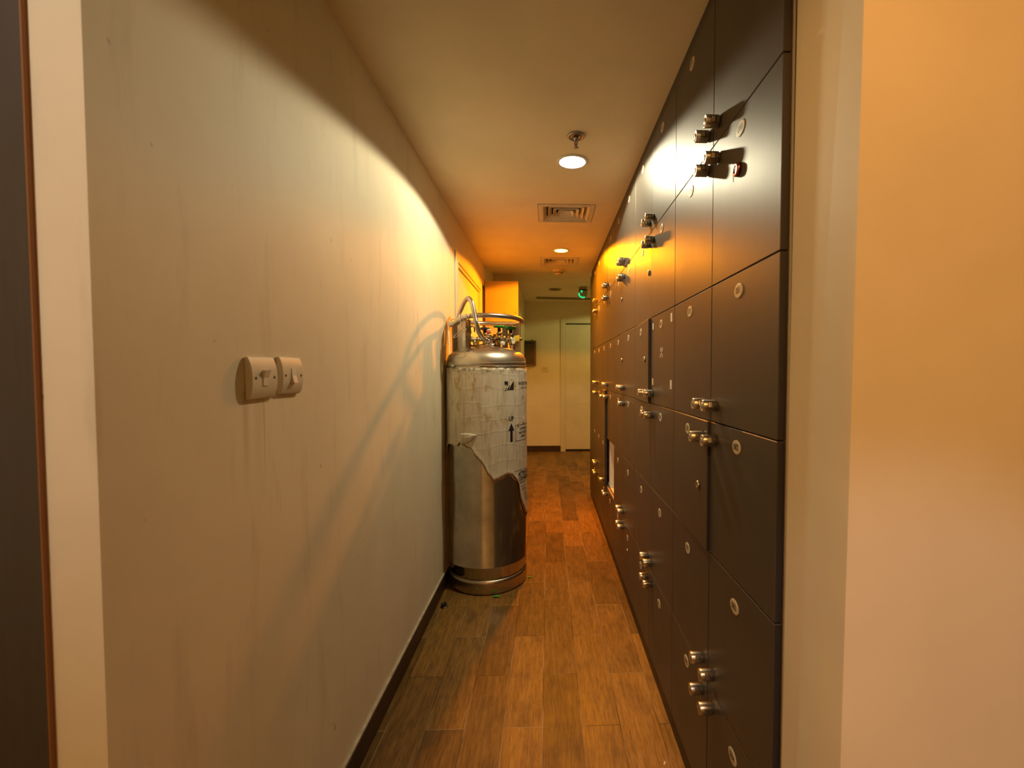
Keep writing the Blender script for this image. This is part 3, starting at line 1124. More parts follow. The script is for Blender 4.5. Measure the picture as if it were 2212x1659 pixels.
def bar(mb, x0, x1, y0, y1, deg0, z0, lift=0.0004):
    flat(mb, [(x0, y0), (x1, y0), (x1, y1), (x0, y1)], deg0, z0, lift)


# emblem: hooked block and two slanted blades with a dot
b = MB()
D0, Z0 = 31.0, 1.163
u = 0.065 / 21.0
def U(x, y): return (x * u, y * u * 0.86)
flat(b, [U(0.5, 11), U(4, 11), U(4, 14), U(2, 14)], D0, Z0)
bar(b, *U(0.3, 0)[:1], U(7.8, 0)[0], U(0, 13)[1], U(0, 19)[1], D0, Z0)
flat(b, [U(5.2, 9), U(7.2, 9), U(7.8, 13), U(4.6, 13)], D0, Z0)
flat(b, [U(2.2, 3.2), U(5.6, 3.2), U(5.4, 4.6), U(2.4, 4.6)], D0, Z0)
flat(b, [U(0.2, -1.4), U(4.6, -1.4), U(4.4, 0.2), U(0.6, 0.2)], D0, Z0)
flat(b, [U(5.0, 0), U(9.6, 0), U(10.6, 5), U(11.6, 11.2), U(10.4, 10.4)], D0, Z0)
flat(b, [U(9.8, 0), U(14.5, 0), U(14.5, 11.2), U(13.2, 9.0)], D0, Z0)
flat(b, [U(14.5, 0), U(20.0, 0), U(21.0, 1), U(21.0, 20.5), U(14.5, 11.2)], D0, Z0)
flat(b, [U(15, 20.6), U(16.8, 21.2), U(17.2, 23.6), U(15.6, 23.2)], D0, Z0)
b.build('emblem', M['print'], wrap)
b = MB()
on_wrap(b, text_mesh('WORTHINGTON', 0.030, 0.0010, 1.08), 80.5, 1.1985, 0.86, 0.92)
on_wrap(b, text_mesh('INDUSTRIES', 0.0195, 0.0, 1.18), 74.0, 1.1725, 0.86, 0.9)
b.build('lettering', M['print'], wrap)
b = MB()
on_wrap(b, text_mesh('UP', 0.034, 0.0012), 41.9, 0.9985, 0.84, 1.05)
b.build('up_lettering', M['print'], wrap)
b = MB()
flat(b, [(-0.0215, 0.064), (0.0215, 0.064), (0, 0.108)], 42.0, 0.866)
bar(b, -0.0088, 0.0088, 0.0, 0.066, 42.0, 0.866)
b.build('arrow', M['print'], wrap)
b = MB()
W2 = 0.160
bar(b, 0, 0.0030, 0, 0.094, 49.2, 0.866)
bar(b, 0, W2, 0, 0.0030, 49.2, 0.866)
bar(b, 0, W2, 0.091, 0.094, 49.2, 0.866)
bar(b, W2 - 0.003, W2, 0, 0.094, 49.2, 0.866)
for i, s in enumerate(('CONTAINER', 'MUST BE KEPT', 'UPRIGHT')):
    on_wrap(b, text_mesh(s, 0.0185, 0.0006), 49.2 + math.degrees(0.083 / RW), 0.934 - 0.0225 * i, 0.86, 1.0)
b.build('boxed_notice', M['print'], wrap)
b = MB()
bar(b, 0, 0.0025, 0.030, 0.048, 48.0, 0.644)
bar(b, 0, 0.20, 0.0455, 0.048, 48.0, 0.644)
bar(b, 0.040, 0.20, -0.044, -0.0415, 48.0, 0.644 + 0.02)
on_wrap(b, text_mesh('ATTENTION', 0.032, 0.0014), 48.0 + math.degrees(0.105 / RW), 0.668, 0.86, 1.0)
on_wrap(b, text_mesh('CONSIGNEE', 0.032, 0.0014), 48.0 + math.degrees(0.108 / RW), 0.640, 0.86, 1.0)
rr_ = random.Random(5)
zz = 0.612
for (n_, gap) in ((1, 0.016), (3, 0.013), (5, 0.0125)):
    for q in range(n_):
        dg = 58 + (0.612 - zz) * 150
        x = 0.0
        while x < 0.062:
            wd = rr_.uniform(0.006, 0.016)
            bar(b, x, x + wd, 0, 0.0042, max(dg, 59), zz)
            x += wd + 0.003
        zz -= gap
    zz -= 0.006
b.build('fine_print', M['print'], wrap)

# brown corrugated core showing along the torn edge
b = MB()
prev = None
for i in range(0, 141):
    deg = -36 + 126 * i / 140
    k_ = min(1.0, (deg + 36) / 10, (90 - deg) / 8)
    wd = (0.004 + 0.016 * max(0, 0.45 + 0.9 * mnoise.noise(Vector((deg * 0.10, 7, 0))))) * max(0, k_) + 0.001
    zt_ = tear_z(deg) + 0.004
    zl_ = tear_z(deg) - wd + 0.002 * mnoise.noise(Vector((deg * 0.8, 3, 0)))
    cur = (b.bm.verts.new(cylpt(deg, zt_, 0.2405)), b.bm.verts.new(cylpt(deg, zl_, 0.2400)))
    if prev:
        b.bm.faces.new((prev[1], cur[1], cur[0], prev[0]))
    prev = cur
te = b.build('torn_edge', M['torn'], wrap)
s5 = te.modifiers.new('thickness', 'SOLIDIFY'); s5.thickness = 0.0025; s5.offset = -1

# folded-over flap beside the tear
b = MB()
rows_ = []
for i in range(11):
    t_ = i / 10
    deg = -30 + 24 * t_
    row = []
    for j in range(9):
        s_ = j / 8
        zlo = 0.862 + 0.052 * t_ ** 2.2
        zhi = 0.920 + 0.006 * sin(pi * t_) - 0.003 * t_
        z = zlo + (zhi - zlo) * s_
        lift = 0.002 + 0.010 * sin(pi * s_) * (0.35 + 0.65 * t_) + 0.0022 * sin(s_ * 22 + t_ * 4)
        row.append(b.bm.verts.new(cylpt(deg, z, RW + lift)))
    rows_.append(row)
for i in range(10):
    for j in range(8):
        f = b.bm.faces.new((rows_[i][j], rows_[i + 1][j], rows_[i + 1][j + 1], rows_[i][j + 1]))
        f.smooth = True
fl = b.build('folded_flap', [M['wrap'], M['torn']], wrap)
s2 = fl.modifiers.new('thickness', 'SOLIDIFY'); s2.thickness = 0.002; s2.offset = -1; s2.material_offset_rim = 1

# small torn punctures in the wrap beside the notice
for (dg, z, sc_) in ((53.5, 0.958, 1.0), (68.0, 0.972, 1.1)):
    b = MB()
    b.mi = 0
    flat(b, [(-0.004 * sc_, -0.016), (0.004 * sc_, -0.004), (0.003 * sc_, 0.012), (-0.005 * sc_, 0.002)], dg, z, 0.0008)
    b.build('puncture', M['torn'], wrap)
    b = MB()
    vs = [b.bm.verts.new(cylpt(dg - 0.6, z + 0.004, RW + 0.002)), b.bm.verts.new(cylpt(dg + 1.2, z + 0.006, RW + 0.002)), b.bm.verts.new(cylpt(dg + 2.8, z + 0.024, RW + 0.011)), b.bm.verts.new(cylpt(dg + 1.2, z + 0.024, RW + 0.013))]
    b.bm.faces.new(vs)
    o = b.build('curled_scrap', M['wrap'], wrap)
    s3 = o.modifiers.new('thickness', 'SOLIDIFY'); s3.thickness = 0.0012

b = MB(); 
vs = []
for i in range(6):
    for z in (1.297, 1.309):
        vs.append(b.bm.verts.new(cylpt(-51 + i * 1.6, z, 0.2384)))
for i in range(5):
    b.bm.faces.new((vs[2 * i], vs[2 * i + 2], vs[2 * i + 3], vs[2 * i + 1]))
b.build('small_label', M['paper'], tank)
# thin strapping film round the shoulder
for q, (z, tilt) in enumerate(((1.316, 0.009), (1.308, -0.006), (1.326, -0.011))):
    b = MB()
    pts = []
    for i in range(72):
        a = 2 * pi * i / 72
        zz_ = z + tilt * sin(a + q)
        rad = 0.2372 if zz_ < 1.322 else 0.2372 - (zz_ - 1.322) * 0.13
        pts.append((rad * sin(a), -rad * cos(a), zz_))
    b.tube(pts, 0.00045, 5, True)
    b.build('wrapping_film', M['paper'], tank)

# ---- handling ring
def ring_z(th):
    # th measured from the front (-Y), positive to the right
    z = 1.583
    d = math.degrees(th)
    d = (d + 180) % 360 - 180
    z -= 0.042 * math.exp(-((d + 62) / 27) ** 2)
    z -= 0.012 * math.exp(-((d - 110) / 40) ** 2)
    return z


pts = []
for i in range(120):
    th = 2 * pi * i / 120
    pts.append((0.2135 * sin(th), -0.2135 * cos(th), ring_z(th)))
b = MB(); b.tube(pts, 0.0138, 16, True)
b.build('handling_ring', M['tube'], tank)


def bracket(d0, d1, flange0, flange1, zlo=1.352):
    b = MB()
    n = 8
    r0 = 0.203
    outer = []
    for i in range(n + 1):
        d = d0 + (d1 - d0) * i / n
        th = radians(d)
        outer.append(((r0 * sin(th), -r0 * cos(th)), ring_z(th) - 0.010))
    inner = []
    for fl_, idx in ((flange0, 0), (flange1, n)):
        (x, y), zt_ = outer[idx]
        k = (r0 - fl_) / r0
        inner.append(((x * k, y * k), zt_))
    path = [inner[0]] + outer + [inner[1]]
    lo_ = [b.bm.verts.new((x, y, zlo + (0.024 if (x * x + y * y) < 0.033 else 0.0))) for (x, y), z in path]
    hi_ = [b.bm.verts.new((x, y, z)) for (x, y), z in path]
    for i in range(len(path) - 1):
        b.bm.faces.new((lo_[i], lo_[i + 1], hi_[i + 1], hi_[i]))
    o = b.build('ring_bracket', M['steel_dull'], tank)
    s_ = o.modifiers.new('thickness', 'SOLIDIFY'); s_.thickness = 0.004; s_.offset = 0
    return o


bracket(-92, -62, 0.035, 0.035)
bracket(-46, -28, 0.045, 0.045)
bracket(82, 93, 0.004, 0.03)
bracket(120, 141, 0.03, 0.004)
bracket(147, 153, 0.004, 0.03)

# ---- neck
b = MB()
b.lathe([(0.052, 1.420), (0.052, 1.432), (0.043, 1.438), (0.040, 1.442), (0.034, 1.452), (0.034, 1.468), (0.040, 1.470), (0.040, 1.482), (0.020, 1.484), (0.0, 1.484)], P(-0.345, 2.78, 0), seg=40)
for i in range(6):
    a = 2 * pi * i / 6
    b.lathe([(0.006, 1.426), (0.006, 1.440), (0.0, 1.441)], P(-0.345 + 0.046 * cos(a), 2.78 + 0.046 * sin(a), 0), seg=6, smooth=False)
b.build('neck', M['steel_dull'], tank)

# ---- corrugated hose
HP = [(-0.540, 2.86, 1.44), (-0.558, 2.86, 1.53), (-0.556, 2.865, 1.61), (-0.534, 2.845, 1.660), (-0.505, 2.79, 1.692), (-0.468, 2.70, 1.6975), (-0.432, 2.60, 1.664),
      (-0.412, 2.545, 1.615), (-0.402, 2.525, 1.575), (-0.394, 2.535, 1.530), (-0.392, 2.590, 1.496), (-0.386, 2.660, 1.472), (-0.372, 2.715, 1.457), (-0.360, 2.75, 1.450)]


def catmull(pts, per):
    pts = [Vector(p) for p in pts]
    out = []
    for i in range(len(pts) - 1):
        p0 = pts[max(i - 1, 0)]; p1 = pts[i]; p2 = pts[i + 1]; p3 = pts[min(i + 2, len(pts) - 1)]
        for k in range(per):
            t_ = k / per
            out.append(0.5 * ((2 * p1) + (-p0 + p2) * t_ + (2 * p0 - 5 * p1 + 4 * p2 - p3) * t_ ** 2 + (-p0 + 3 * p1 - 3 * p2 + p3) * t_ ** 3))
    out.append(pts[-1])
    return out


def resample(pts, step):
    out = [pts[0]]
    acc = 0.0
    for a_, b_ in zip(pts[:-1], pts[1:]):
        L = (b_ - a_).length
        while acc + L >= step:
            tt = (step - acc) / L
            a_ = a_ + (b_ - a_) * tt
            out.append(a_)
            L = (b_ - a_).length
            acc = 0.0
        acc += L
    return out


hp = resample(catmull([P(*p) for p in HP], 40), 0.0011)
b = MB()
b.tube(hp, 0.0125, 14, rfun=lambda i: 0.0126 + (0.0009 if i % 4 < 2 else -0.0007))
b.build('flexible_hose', M['tube'], tank)
b = MB()
e0, e1 = hp[-40], hp[-1]
b.tube([e0 + (e1 - e0) * t_ for t_ in (0, .45, .46, .7, .71, 1.0)], 0.016, 6, rfun=lambda i: (0.0165, 0.0165, 0.0135, 0.0135, 0.018, 0.018)[i])
b.build('hose_coupling', M['steel_dull'], tank)


# ---- valves
def handwheel(mb, c, r, h):
    n = 48
    prof = [(0.0, h), (r * 0.30, h), (r * 0.55, h - 0.002), (r * 0.86, h - 0.001), (r, h - 0.006), (r, h - 0.012), (r * 0.88, h - 0.016), (r * 0.55, h - 0.014), (r * 0.25, h - 0.018), (0.0, h - 0.018)]
    base = len(mb.bm.verts)
    mb.bm.verts.ensure_lookup_table()
    mb.lathe(prof, c, 'Z', n)
    mb.bm.verts.ensure_lookup_table()
    for v in list(mb.bm.verts)[base:]:
        d = Vector((v.co.x - c[0], v.co.y - c[1]))
        if d.length > r * 0.7:
            a = math.atan2(d.y, d.x)
            k = 1 - 0.13 * (0.5 + 0.5 * cos(a * 8))
            v.co.x = c[0] + d.x * k
            v.co.y = c[1] + d.y * k


def valve(x, y, ztop, wheel, rad, body_z, tilt=0.0, label=None):
    c = P(x, y, 0)
    b = MB()
    prof = [(0.0, body_z - 0.030), (0.010, body_z - 0.030), (0.012, body_z - 0.016), (0.016, body_z - 0.014), (0.018, body_z), (0.016, body_z + 0.014), (0.0135, body_z + 0.016), (0.0135, body_z + 0.026), (0.0165, body_z + 0.027), (0.0165, body_z + 0.038), (0.011, body_z + 0.040), (0.010, ztop - 0.014), (0.006, ztop - 0.014), (0.006, ztop - 0.004), (0.0, ztop - 0.004)]
    b.lathe(prof, c, 'Z', 20)
    o = b.build('valve', M['brass'], tank, label=label)
    b = MB()
    handwheel(b, (0, 0, 0), rad, 0.006)
    hw = b.build('handwheel', M[wheel], o)
    hw.location = (c.x, c.y, ztop)
    hw.rotation_euler = (radians(tilt), radians(tilt * 0.6), 0)
    return o


v1 = valve(-0.290, 2.72, 1.538, 'green', 0.0345, 1.462, 3, 'brass valve with scalloped green handwheel, nearer the neck')
v2 = valve(-0.222, 2.72, 1.529, 'green', 0.0350, 1.455, -6, 'brass valve with green handwheel and yellow tape, at the right')
v3 = valve(-0.392, 2.86, 1.538, 'blue', 0.0330, 1.468, 0, 'brass valve with dark blue handwheel, behind the hose')

b = MB()
b.tube([P(-0.345, 2.775, 1.462), P(-0.315, 2.745, 1.462), P(-0.290, 2.72, 1.462)], 0.013, 12)
b.tube([P(-0.290, 2.72, 1.462), P(-0.256, 2.715, 1.460), P(-0.222, 2.72, 1.457)], 0.0105, 12)
b.tube([P(-0.282, 2.700, 1.464), P(-0.252, 2.695, 1.462)], 0.0145, 6)
b.tube([P(-0.222, 2.72, 1.457), P(-0.165, 2.700, 1.460)], 0.009, 12)
b.tube([P(-0.345, 2.775, 1.458), P(-0.40, 2.76, 1.460), P(-0.455, 2.745, 1.462), P(-0.478, 2.735, 1.462)], 0.0105, 12)
b.tube([P(-0.430, 2.752, 1.462), P(-0.412, 2.757, 1.461)], 0.017, 6)
b.tube([P(-0.462, 2.742, 1.462), P(-0.450, 2.746, 1.462)], 0.0165, 6)
b.tube([P(-0.440, 2.75, 1.462), P(-0.440, 2.75, 1.425)], 0.010, 10)
b.tube([P(-0.440, 2.75, 1.424), P(-0.440, 2.75, 1.412)], 0.014, 6)
b.tube([P(-0.345, 2.79, 1.465), P(-0.392, 2.86, 1.468)], 0.012, 12)
b.build('manifold', M['brass_pale'], tank)
b = MB()
b.tube(catmull([P(-0.462, 2.742, 1.468), P(-0.466, 2.742, 1.51), P(-0.462, 2.742, 1.533), P(-0.450, 2.744, 1.540), P(-0.440, 2.746, 1.530), P(-0.440, 2.748, 1.505)], 6), 0.0042, 10)
b.build('bent_pipe', M['copper'], tank)
b = MB()
b.tube(catmull([P(-0.466, 2.66, 1.416), P(-0.43, 2.635, 1.417), P(-0.385, 2.62, 1.421), P(-0.345, 2.63, 1.434), P(-0.310, 2.665, 1.452), P(-0.283, 2.698, 1.464)], 8), 0.0046, 10)
b.build('copper_pipe', M['copper'], tank)
b = MB()
b.lathe([(0.0, 1.418), (0.012, 1.418), (0.014, 1.424), (0.014, 1.428), (0.009, 1.434), (0.0, 1.434)], P(-0.455, 2.655, 0), seg=16)
b.build('pipe_fitting', M['brass'], tank)
# relief valve with red and white cap
c = P(-0.356, 2.765, 0)
b = MB()
b.lathe([(0.0, 1.480), (0.016, 1.480), (0.016, 1.492), (0.013, 1.493), (0.013, 1.497), (0.0, 1.497)], c, seg=20)
rv = b.build('relief_valve', M['brass_pale'], tank)
b = MB(); b.lathe([(0.0, 1.497), (0.0125, 1.497), (0.0125, 1.513), (0.0, 1.513)], c, seg=20)
b.build('red_cap', M['redcap'], rv)
b = MB(); b.lathe([(0.0, 1.513), (0.0118, 1.513), (0.0112, 1.524), (0.0, 1.526)], c, seg=20)
b.build('white_cap', M['cream_plastic'], rv)
b = MB()
b.lathe([(0.0, 1.484), (0.010, 1.484), (0.010, 1.494), (0.0, 1.496)], P(-0.322, 2.765, 0), seg=6, smooth=False)
b.build('neck_bolt', M['brass'], tank)
b = MB(); b.lathe([(0.0, 1.424), (0.012, 1.424), (0.0155, 1.432), (0.0155, 1.444), (0.010, 1.450), (0.0, 1.450)], P(-0.268, 2.70, 0), seg=18)
b.build('glass_gauge', M['cream_plastic'], tank)
# red mark under the first green valve
b = MB(); b.lathe([(0.0, 1.412), (0.007, 1.412), (0.009, 1.430), (0.0, 1.432)], P(-0.290, 2.72, 0), seg=10)
b.build('drain_fitting', M['copper'], tank)
# yellow tape, outlet cap and tags
b = MB(); b.box(-0.0155, 0.0155, -0.012, 0.012, -0.018, 0.018, 0.004, 3)
o = b.build('yellow_tape_block', M['yellow'], tank); o.location = P(-0.183, 2.700, 1.463); o.rotation_euler = (0, radians(-6), radians(-10))
b = MB(); b.lathe([(0.0, 0), (0.011, 0), (0.011, 0.014), (0.008, 0.016), (0.0, 0.016)], (0, 0, 0), 'X', 8, False)
o = b.build('outlet_cap', M['brass'], tank); o.location = P(-0.168, 2.697, 1.462)


def hang_tag(x, y, z, w_, h_, rz, ry, mat):
    b = MB()
    n = 10
    out = []
    for i in range(n + 1):
        a = pi * i / n
        out.append((w_ * cos(a), 0, h_ * 0.55 + w_ * sin(a)))
    for i in range(n + 1):
        a = pi + pi * i / n
        out.append((w_ * cos(a), 0, -h_ * 0.55 + w_ * sin(a)))
    b.poly(out, (0, 0.0016, 0))
    ring = [(w_ * 0.45 * cos(2 * pi * i / 12), -0.0006, h_ * 0.6 + w_ * 0.45 * sin(2 * pi * i / 12)) for i in range(12)]
    b.tube(ring, 0.0012, 5, True)
    o = b.build('hanging_tag', M[mat], tank)
    o.location = P(x, y, z)
    o.rotation_euler = (0, radians(ry), radians(rz))


hang_tag(-0.410, 2.66, 1.424, 0.010, 0.032, 8, 8, 'yellow')
hang_tag(-0.202, 2.675, 1.450, 0.0115, 0.014, -8, 5, 'cream_plastic')

# cable ties, label strip and loose wires on the left bracket
def loop(name, pts, r, mat, closed=False):
    b = MB()
    b.tube(catmull([P(*p) for p in pts], 6), r, 8, closed)
    b.build(name, M[mat], tank)


loop('cable_tie', [(-0.490, 2.585, 1.592), (-0.478, 2.580, 1.580), (-0.474, 2.580, 1.556), (-0.480, 2.582, 1.530), (-0.484, 2.582, 1.522), (-0.490, 2.584, 1.545), (-0.493, 2.588, 1.570), (-0.488, 2.592, 1.590)], 0.0019, 'string')
loop('cable_tie', [(-0.484, 2.582, 1.520), (-0.476, 2.580, 1.512), (-0.466, 2.580, 1.508), (-0.458, 2.580, 1.504)], 0.0030, 'string')
loop('cable_tie', [(-0.482, 2.580, 1.505), (-0.500, 2.577, 1.490), (-0.524, 2.574, 1.468), (-0.528, 2.574, 1.460), (-0.515, 2.576, 1.462), (-0.495, 2.579, 1.482), (-0.480, 2.580, 1.500)], 0.0017, 'string')
loop('cable_tie', [(-0.556, 2.60, 1.560), (-0.562, 2.60, 1.53), (-0.566, 2.60, 1.49), (-0.564, 2.60, 1.42)], 0.0017, 'string')
loop('cable_tie', [(-0.545, 2.60, 1.555), (-0.552, 2.60, 1.535), (-0.562, 2.60, 1.520)], 0.0017, 'string')
loop('loose_wire', [(-0.524, 2.585, 1.415), (-0.522, 2.578, 1.435), (-0.512, 2.575, 1.440), (-0.506, 2.575, 1.425), (-0.508, 2.572, 1.395), (-0.500, 2.568, 1.380), (-0.478, 2.565, 1.378), (-0.462, 2.565, 1.392), (-0.460, 2.568, 1.410), (-0.468, 2.57, 1.415)], 0.0010, 'wire')
loop('loose_wire', [(-0.476, 2.562, 1.378), (-0.462, 2.556, 1.370), (-0.458, 2.551, 1.358), (-0.470, 2.545, 1.348), (-0.500, 2.541, 1.343)], 0.0011, 'wire')
loop('loose_wire', [(-0.455, 2.552, 1.588), (-0.448, 2.548, 1.572), (-0.440, 2.548, 1.562), (-0.434, 2.552, 1.575), (-0.430, 2.556, 1.590)], 0.0019, 'wire')
loop('loose_wire', [(-0.440, 2.552, 1.562), (-0.442, 2.60, 1.53), (-0.444, 2.65, 1.500), (-0.450, 2.68, 1.490), (-0.462, 2.70, 1.470), (-0.478, 2.71, 1.455)], 0.0024, 'blue')
b = MB(); b.box(-0.008, 0.008, -0.0006, 0.0006, -0.042, 0.042)
o = b.build('label_strip', M['paper'], tank); o.location = P(-0.474, 2.586, 1.452); o.rotation_euler = (0, radians(-2), radians(-18))


# ================================================================== CEILING FITTINGS
def downlight(x, y, z, mat, label, r=0.062):
    root = thing('downlight', label, 'ceiling light', (x, y, z), 0, 'round recessed downlights')
    b = MB()
    b.lathe([(r, 0.0), (r + 0.014, -0.0005), (r + 0.015, -0.003), (r + 0.010, -0.006), (r + 0.002, -0.0055), (r, -0.0008)], seg=48, caps=False)
    b.build('trim_ring', M['trimring'], root)
    b = MB()
    b.lathe([(0.0, -0.0004), (r * 0.98, -0.0004), (r * 0.95, -0.0038), (r * 0.6, -0.0062), (0.0, -0.0070)], seg=40, caps=False)
    o = b.build('lens', M[mat], root)
    o.visible_shadow = True
    return root


downlight(LAMP1[0], LAMP1[1], CEIL, 'bulb_white', 'bright white round downlight glowing on the ceiling behind the sprinkler head')
downlight(LAMP2[0], LAMP2[1], CEIL, 'bulb_amber', 'amber round downlight between the two square air vents', 0.056)
downlight(LAMP3[0], LAMP3[1], CEIL2, 'bulb_olive', 'lobby ceiling downlight hidden round the corner of the lockers')
downlight(ADDED_L[0], ADDED_L[1], CEIL3, 'bulb_white', 'added unseen downlight lighting the pale wall end, behind the viewer')
downlight(ADDED_R[0], ADDED_R[1], CEIL3, 'bulb_white', 'added unseen white downlight lighting the pier, centred behind the viewer')
downlight(ADDED_A[0], ADDED_A[1], CEIL3, 'bulb_amber', 'added unseen amber downlight lighting the plaster pier, behind the viewer')


downlight(ADDED_B[0], ADDED_B[1], CEIL3, 'bulb_amber', 'added unseen amber fill downlight at the rear, farthest behind the viewer')


def air_vent(x, y, z, s, label, aspect=1.0):
    root = thing('air_vent', label, 'air vent', (x, y, z), 0, 'square ceiling air vents')
    h = s / 2

    def sqring(ro, ri, zo, zi, mb):
        o_ = [mb.bm.verts.new((sx * ro, sy * ro * aspect, zo)) for sx, sy in ((-1, -1), (1, -1), (1, 1), (-1, 1))]
        i_ = [mb.bm.verts.new((sx * ri, sy * ri * aspect, zi)) for sx, sy in ((-1, -1), (1, -1), (1, 1), (-1, 1))]
        for k in range(4):
            l = (k + 1) % 4
            mb.bm.faces.new((o_[k], o_[l], i_[l], i_[k]))
    b = MB()
    sqring(h, h, 0.0, -0.004, b)
    sqring(h, h - 0.030, -0.004, -0.0055, b)
    sqring(h - 0.030, h - 0.030, -0.0055, 0.004, b)
    sqring(h - 0.030, h - 0.055, 0.0, 0.026, b)
    b.build('frame', M['vent'], root)
    b = MB()
    sqring(h + 0.0030, h, -0.0004, -0.0004, b)
    b.build('dark_outline', M['boxpanel'], root)  # thin dark strip around the frame
    b = MB()
    g = h - 0.0135
    sqring(g, g, 0.004, 0.10, b)
    sqring(g, 0.001, 0.10, 0.10, b)
    b.build('duct', M['black'], root)
    for q, a_ in enumerate((h - 0.062, h - 0.094, h - 0.126)):
        b = MB()
        sqring(a_, a_ - 0.024, 0.0, 0.026, b)
        sqring(a_, a_, 0.0, 0.005, b)
        if q == 2:
            c_ = a_ - 0.024
            b.poly([(-c_, -c_ * aspect, 0.026), (c_, -c_ * aspect, 0.026), (c_, c_ * aspect, 0.026), (-c_, c_ * aspect, 0.026)])
        o = b.build('louvre', M['vent'], root)
        sm = o.modifiers.new('thickness', 'SOLIDIFY'); sm.thickness = 0.0014
    return root


for (vx, vy, vs_, va_), lb in zip(VENTS, ('nearer square ceiling air vent, cream with dark louvre gaps', 'farther square ceiling air vent just beyond the amber downlight')):
    air_vent(vx, vy, CEIL, vs_, lb, va_)

spr = thing('sprinkler_head', 'chrome fire sprinkler hanging from the ceiling before the white downlight', 'sprinkler', (0.122, 2.005, CEIL))
b = MB()
b.lathe([(0.0, -0.001), (0.036, -0.001), (0.0375, -0.003), (0.036, -0.008), (0.031, -0.0105), (0.029, -0.008), (0.024, -0.0065), (0.021, -0.009), (0.016, -0.009), (0.014, -0.006), (0.0, -0.006)], seg=40)
b.build('escutcheon', M['chrome'], spr)
b = MB()
b.lathe([(0.0, -0.004), (0.0115, -0.004), (0.0115, -0.016), (0.0095, -0.018), (0.0075, -0.022), (0.0, -0.022)], seg=16)
for s in (-1, 1):
    b.tube([(s * 0.006, 0, -0.018), (s * 0.0075, 0, -0.028), (s * 0.006, 0, -0.040), (s * 0.002, 0, -0.047)], 0.0022, 8)
b.lathe([(0.0, -0.044), (0.004, -0.044), (0.0035, -0.051), (0.0, -0.051)], seg=12)
b.build('body', M['chrome'], spr)
b = MB(); b.lathe([(0.0, -0.022), (0.0028, -0.022), (0.0028, -0.043), (0.0, -0.043)], seg=10)
b.build('bulb', M['redlock'], spr)
b = MB()
b.lathe([(0.0, -0.050), (0.0125, -0.051), (0.0125, -0.0525), (0.0, -0.0525)], seg=36)
for v in b.bm.verts:
    d = Vector((v.co.x, v.co.y))
    if d.length > 0.011:
        a = math.atan2(d.y, d.x)
        k = 1.0 if int((a + pi) / (2 * pi) * 36 + 0.5) % 3 else 0.78
        v.co.x *= k; v.co.y *= k
b.build('deflector', M['chrome'], spr)

sd = thing('smoke_detector', 'round smoke detector on the ceiling past the farther air vent', 'smoke detector', (0.104, 4.60, CEIL))
b = MB(); b.lathe([(0.0, 0.0), (0.056, 0.0), (0.056, -0.004), (0.050, -0.026), (0.0, -0.026)], seg=40)
b.build('base', M['smoke'], sd)
b = MB(); b.lathe([(0.0, -0.026), (0.044, -0.026), (0.044, -0.034), (0.040, -0.038), (0.034, -0.046), (0.0, -0.047)], seg=40)
hd = b.build('sensing_head', M['smoke'], sd)
b = MB()
b.lathe([(0.0442, -0.0275), (0.0446, -0.0282), (0.0446, -0.0328), (0.0442, -0.0335)], seg=40, caps=False)
b.build('dark_slots', M['boxpanel'], hd)

sp = thing('ceiling_speaker', 'small round flush disc on the lobby ceiling beside the green emergency light', 'ceiling speaker', (0.094, 6.12, CEIL2))
b = MB(); b.lathe([(0.062, -0.0008), (0.088, -0.0008), (0.088, -0.004), (0.080, -0.010), (0.064, -0.006)], seg=40, caps=False)
b.build('rim', M['speaker'], sp)
b = MB(); b.lathe([(0.0, -0.003), (0.060, -0.003), (0.056, -0.010), (0.0, -0.014)], seg=40, caps=False)
b.build('grille', M['boxframe'], sp)

ex = thing('emergency_light', 'ceiling emergency light with a glowing green acrylic edge, in front of the back door', 'emergency light', (0.455, 5.98, CEIL2))
b = MB(); b.box(-0.045, 0.045, -0.07, 0.07, -0.035, 0.0, 0.004)
b.build('housing', M['fixture'], ex)
b = MB(); b.box(-0.052, 0.055, -0.074, 0.074, -0.048, -0.035, 0.002)
b.build('black_gasket', M['black'], ex)
b = MB()
L = []
for i in range(9):
    a = pi + pi * i / 8
    L.append((0.050 * cos(a), -0.066, -0.100 + 0.038 * sin(a)))
b.poly([(-0.050, -0.066, -0.048)] + L + [(0.050, -0.066, -0.048)], (0, 0.132, 0))
b.build('acrylic_body', M['acrylic'], ex)
b = MB()
arc = [(-0.053, -0.068, -0.085)] + [(0.054 * cos(pi + pi * i / 10 * 0.62), -0.068, -0.100 + 0.041 * sin(pi + pi * i / 10 * 0.62)) for i in range(11)]
b.tube(catmull(arc, 3), 0.0065, 8)
b.tube([(-0.030, -0.067, -0.056), (-0.012, -0.067, -0.056)], 0.005, 8)
b.tube([(-0.026, -0.067, -0.070), (-0.014, -0.067, -0.074)], 0.005, 8)
b.build('green_lamp', M['green_glow'], ex)

lv = thing('linear_vent', 'long dark slot vent across the lobby ceiling before the back wall', 'air vent', (0.24, 6.84, CEIL2))
b = MB(); b.box(-0.42, 0.42, -0.085, 0.085, -0.008, 0.0, 0.002)
b.build('frame', M['speaker'], lv)
for q in (-0.035, 0.035):
    b = MB(); b.box(-0.40, 0.40, q - 0.024, q + 0.024, -0.0095, -0.008)
    b.build('slot', M['boxpanel'], lv)
lv.rotation_euler = (0, 0, 0.10)

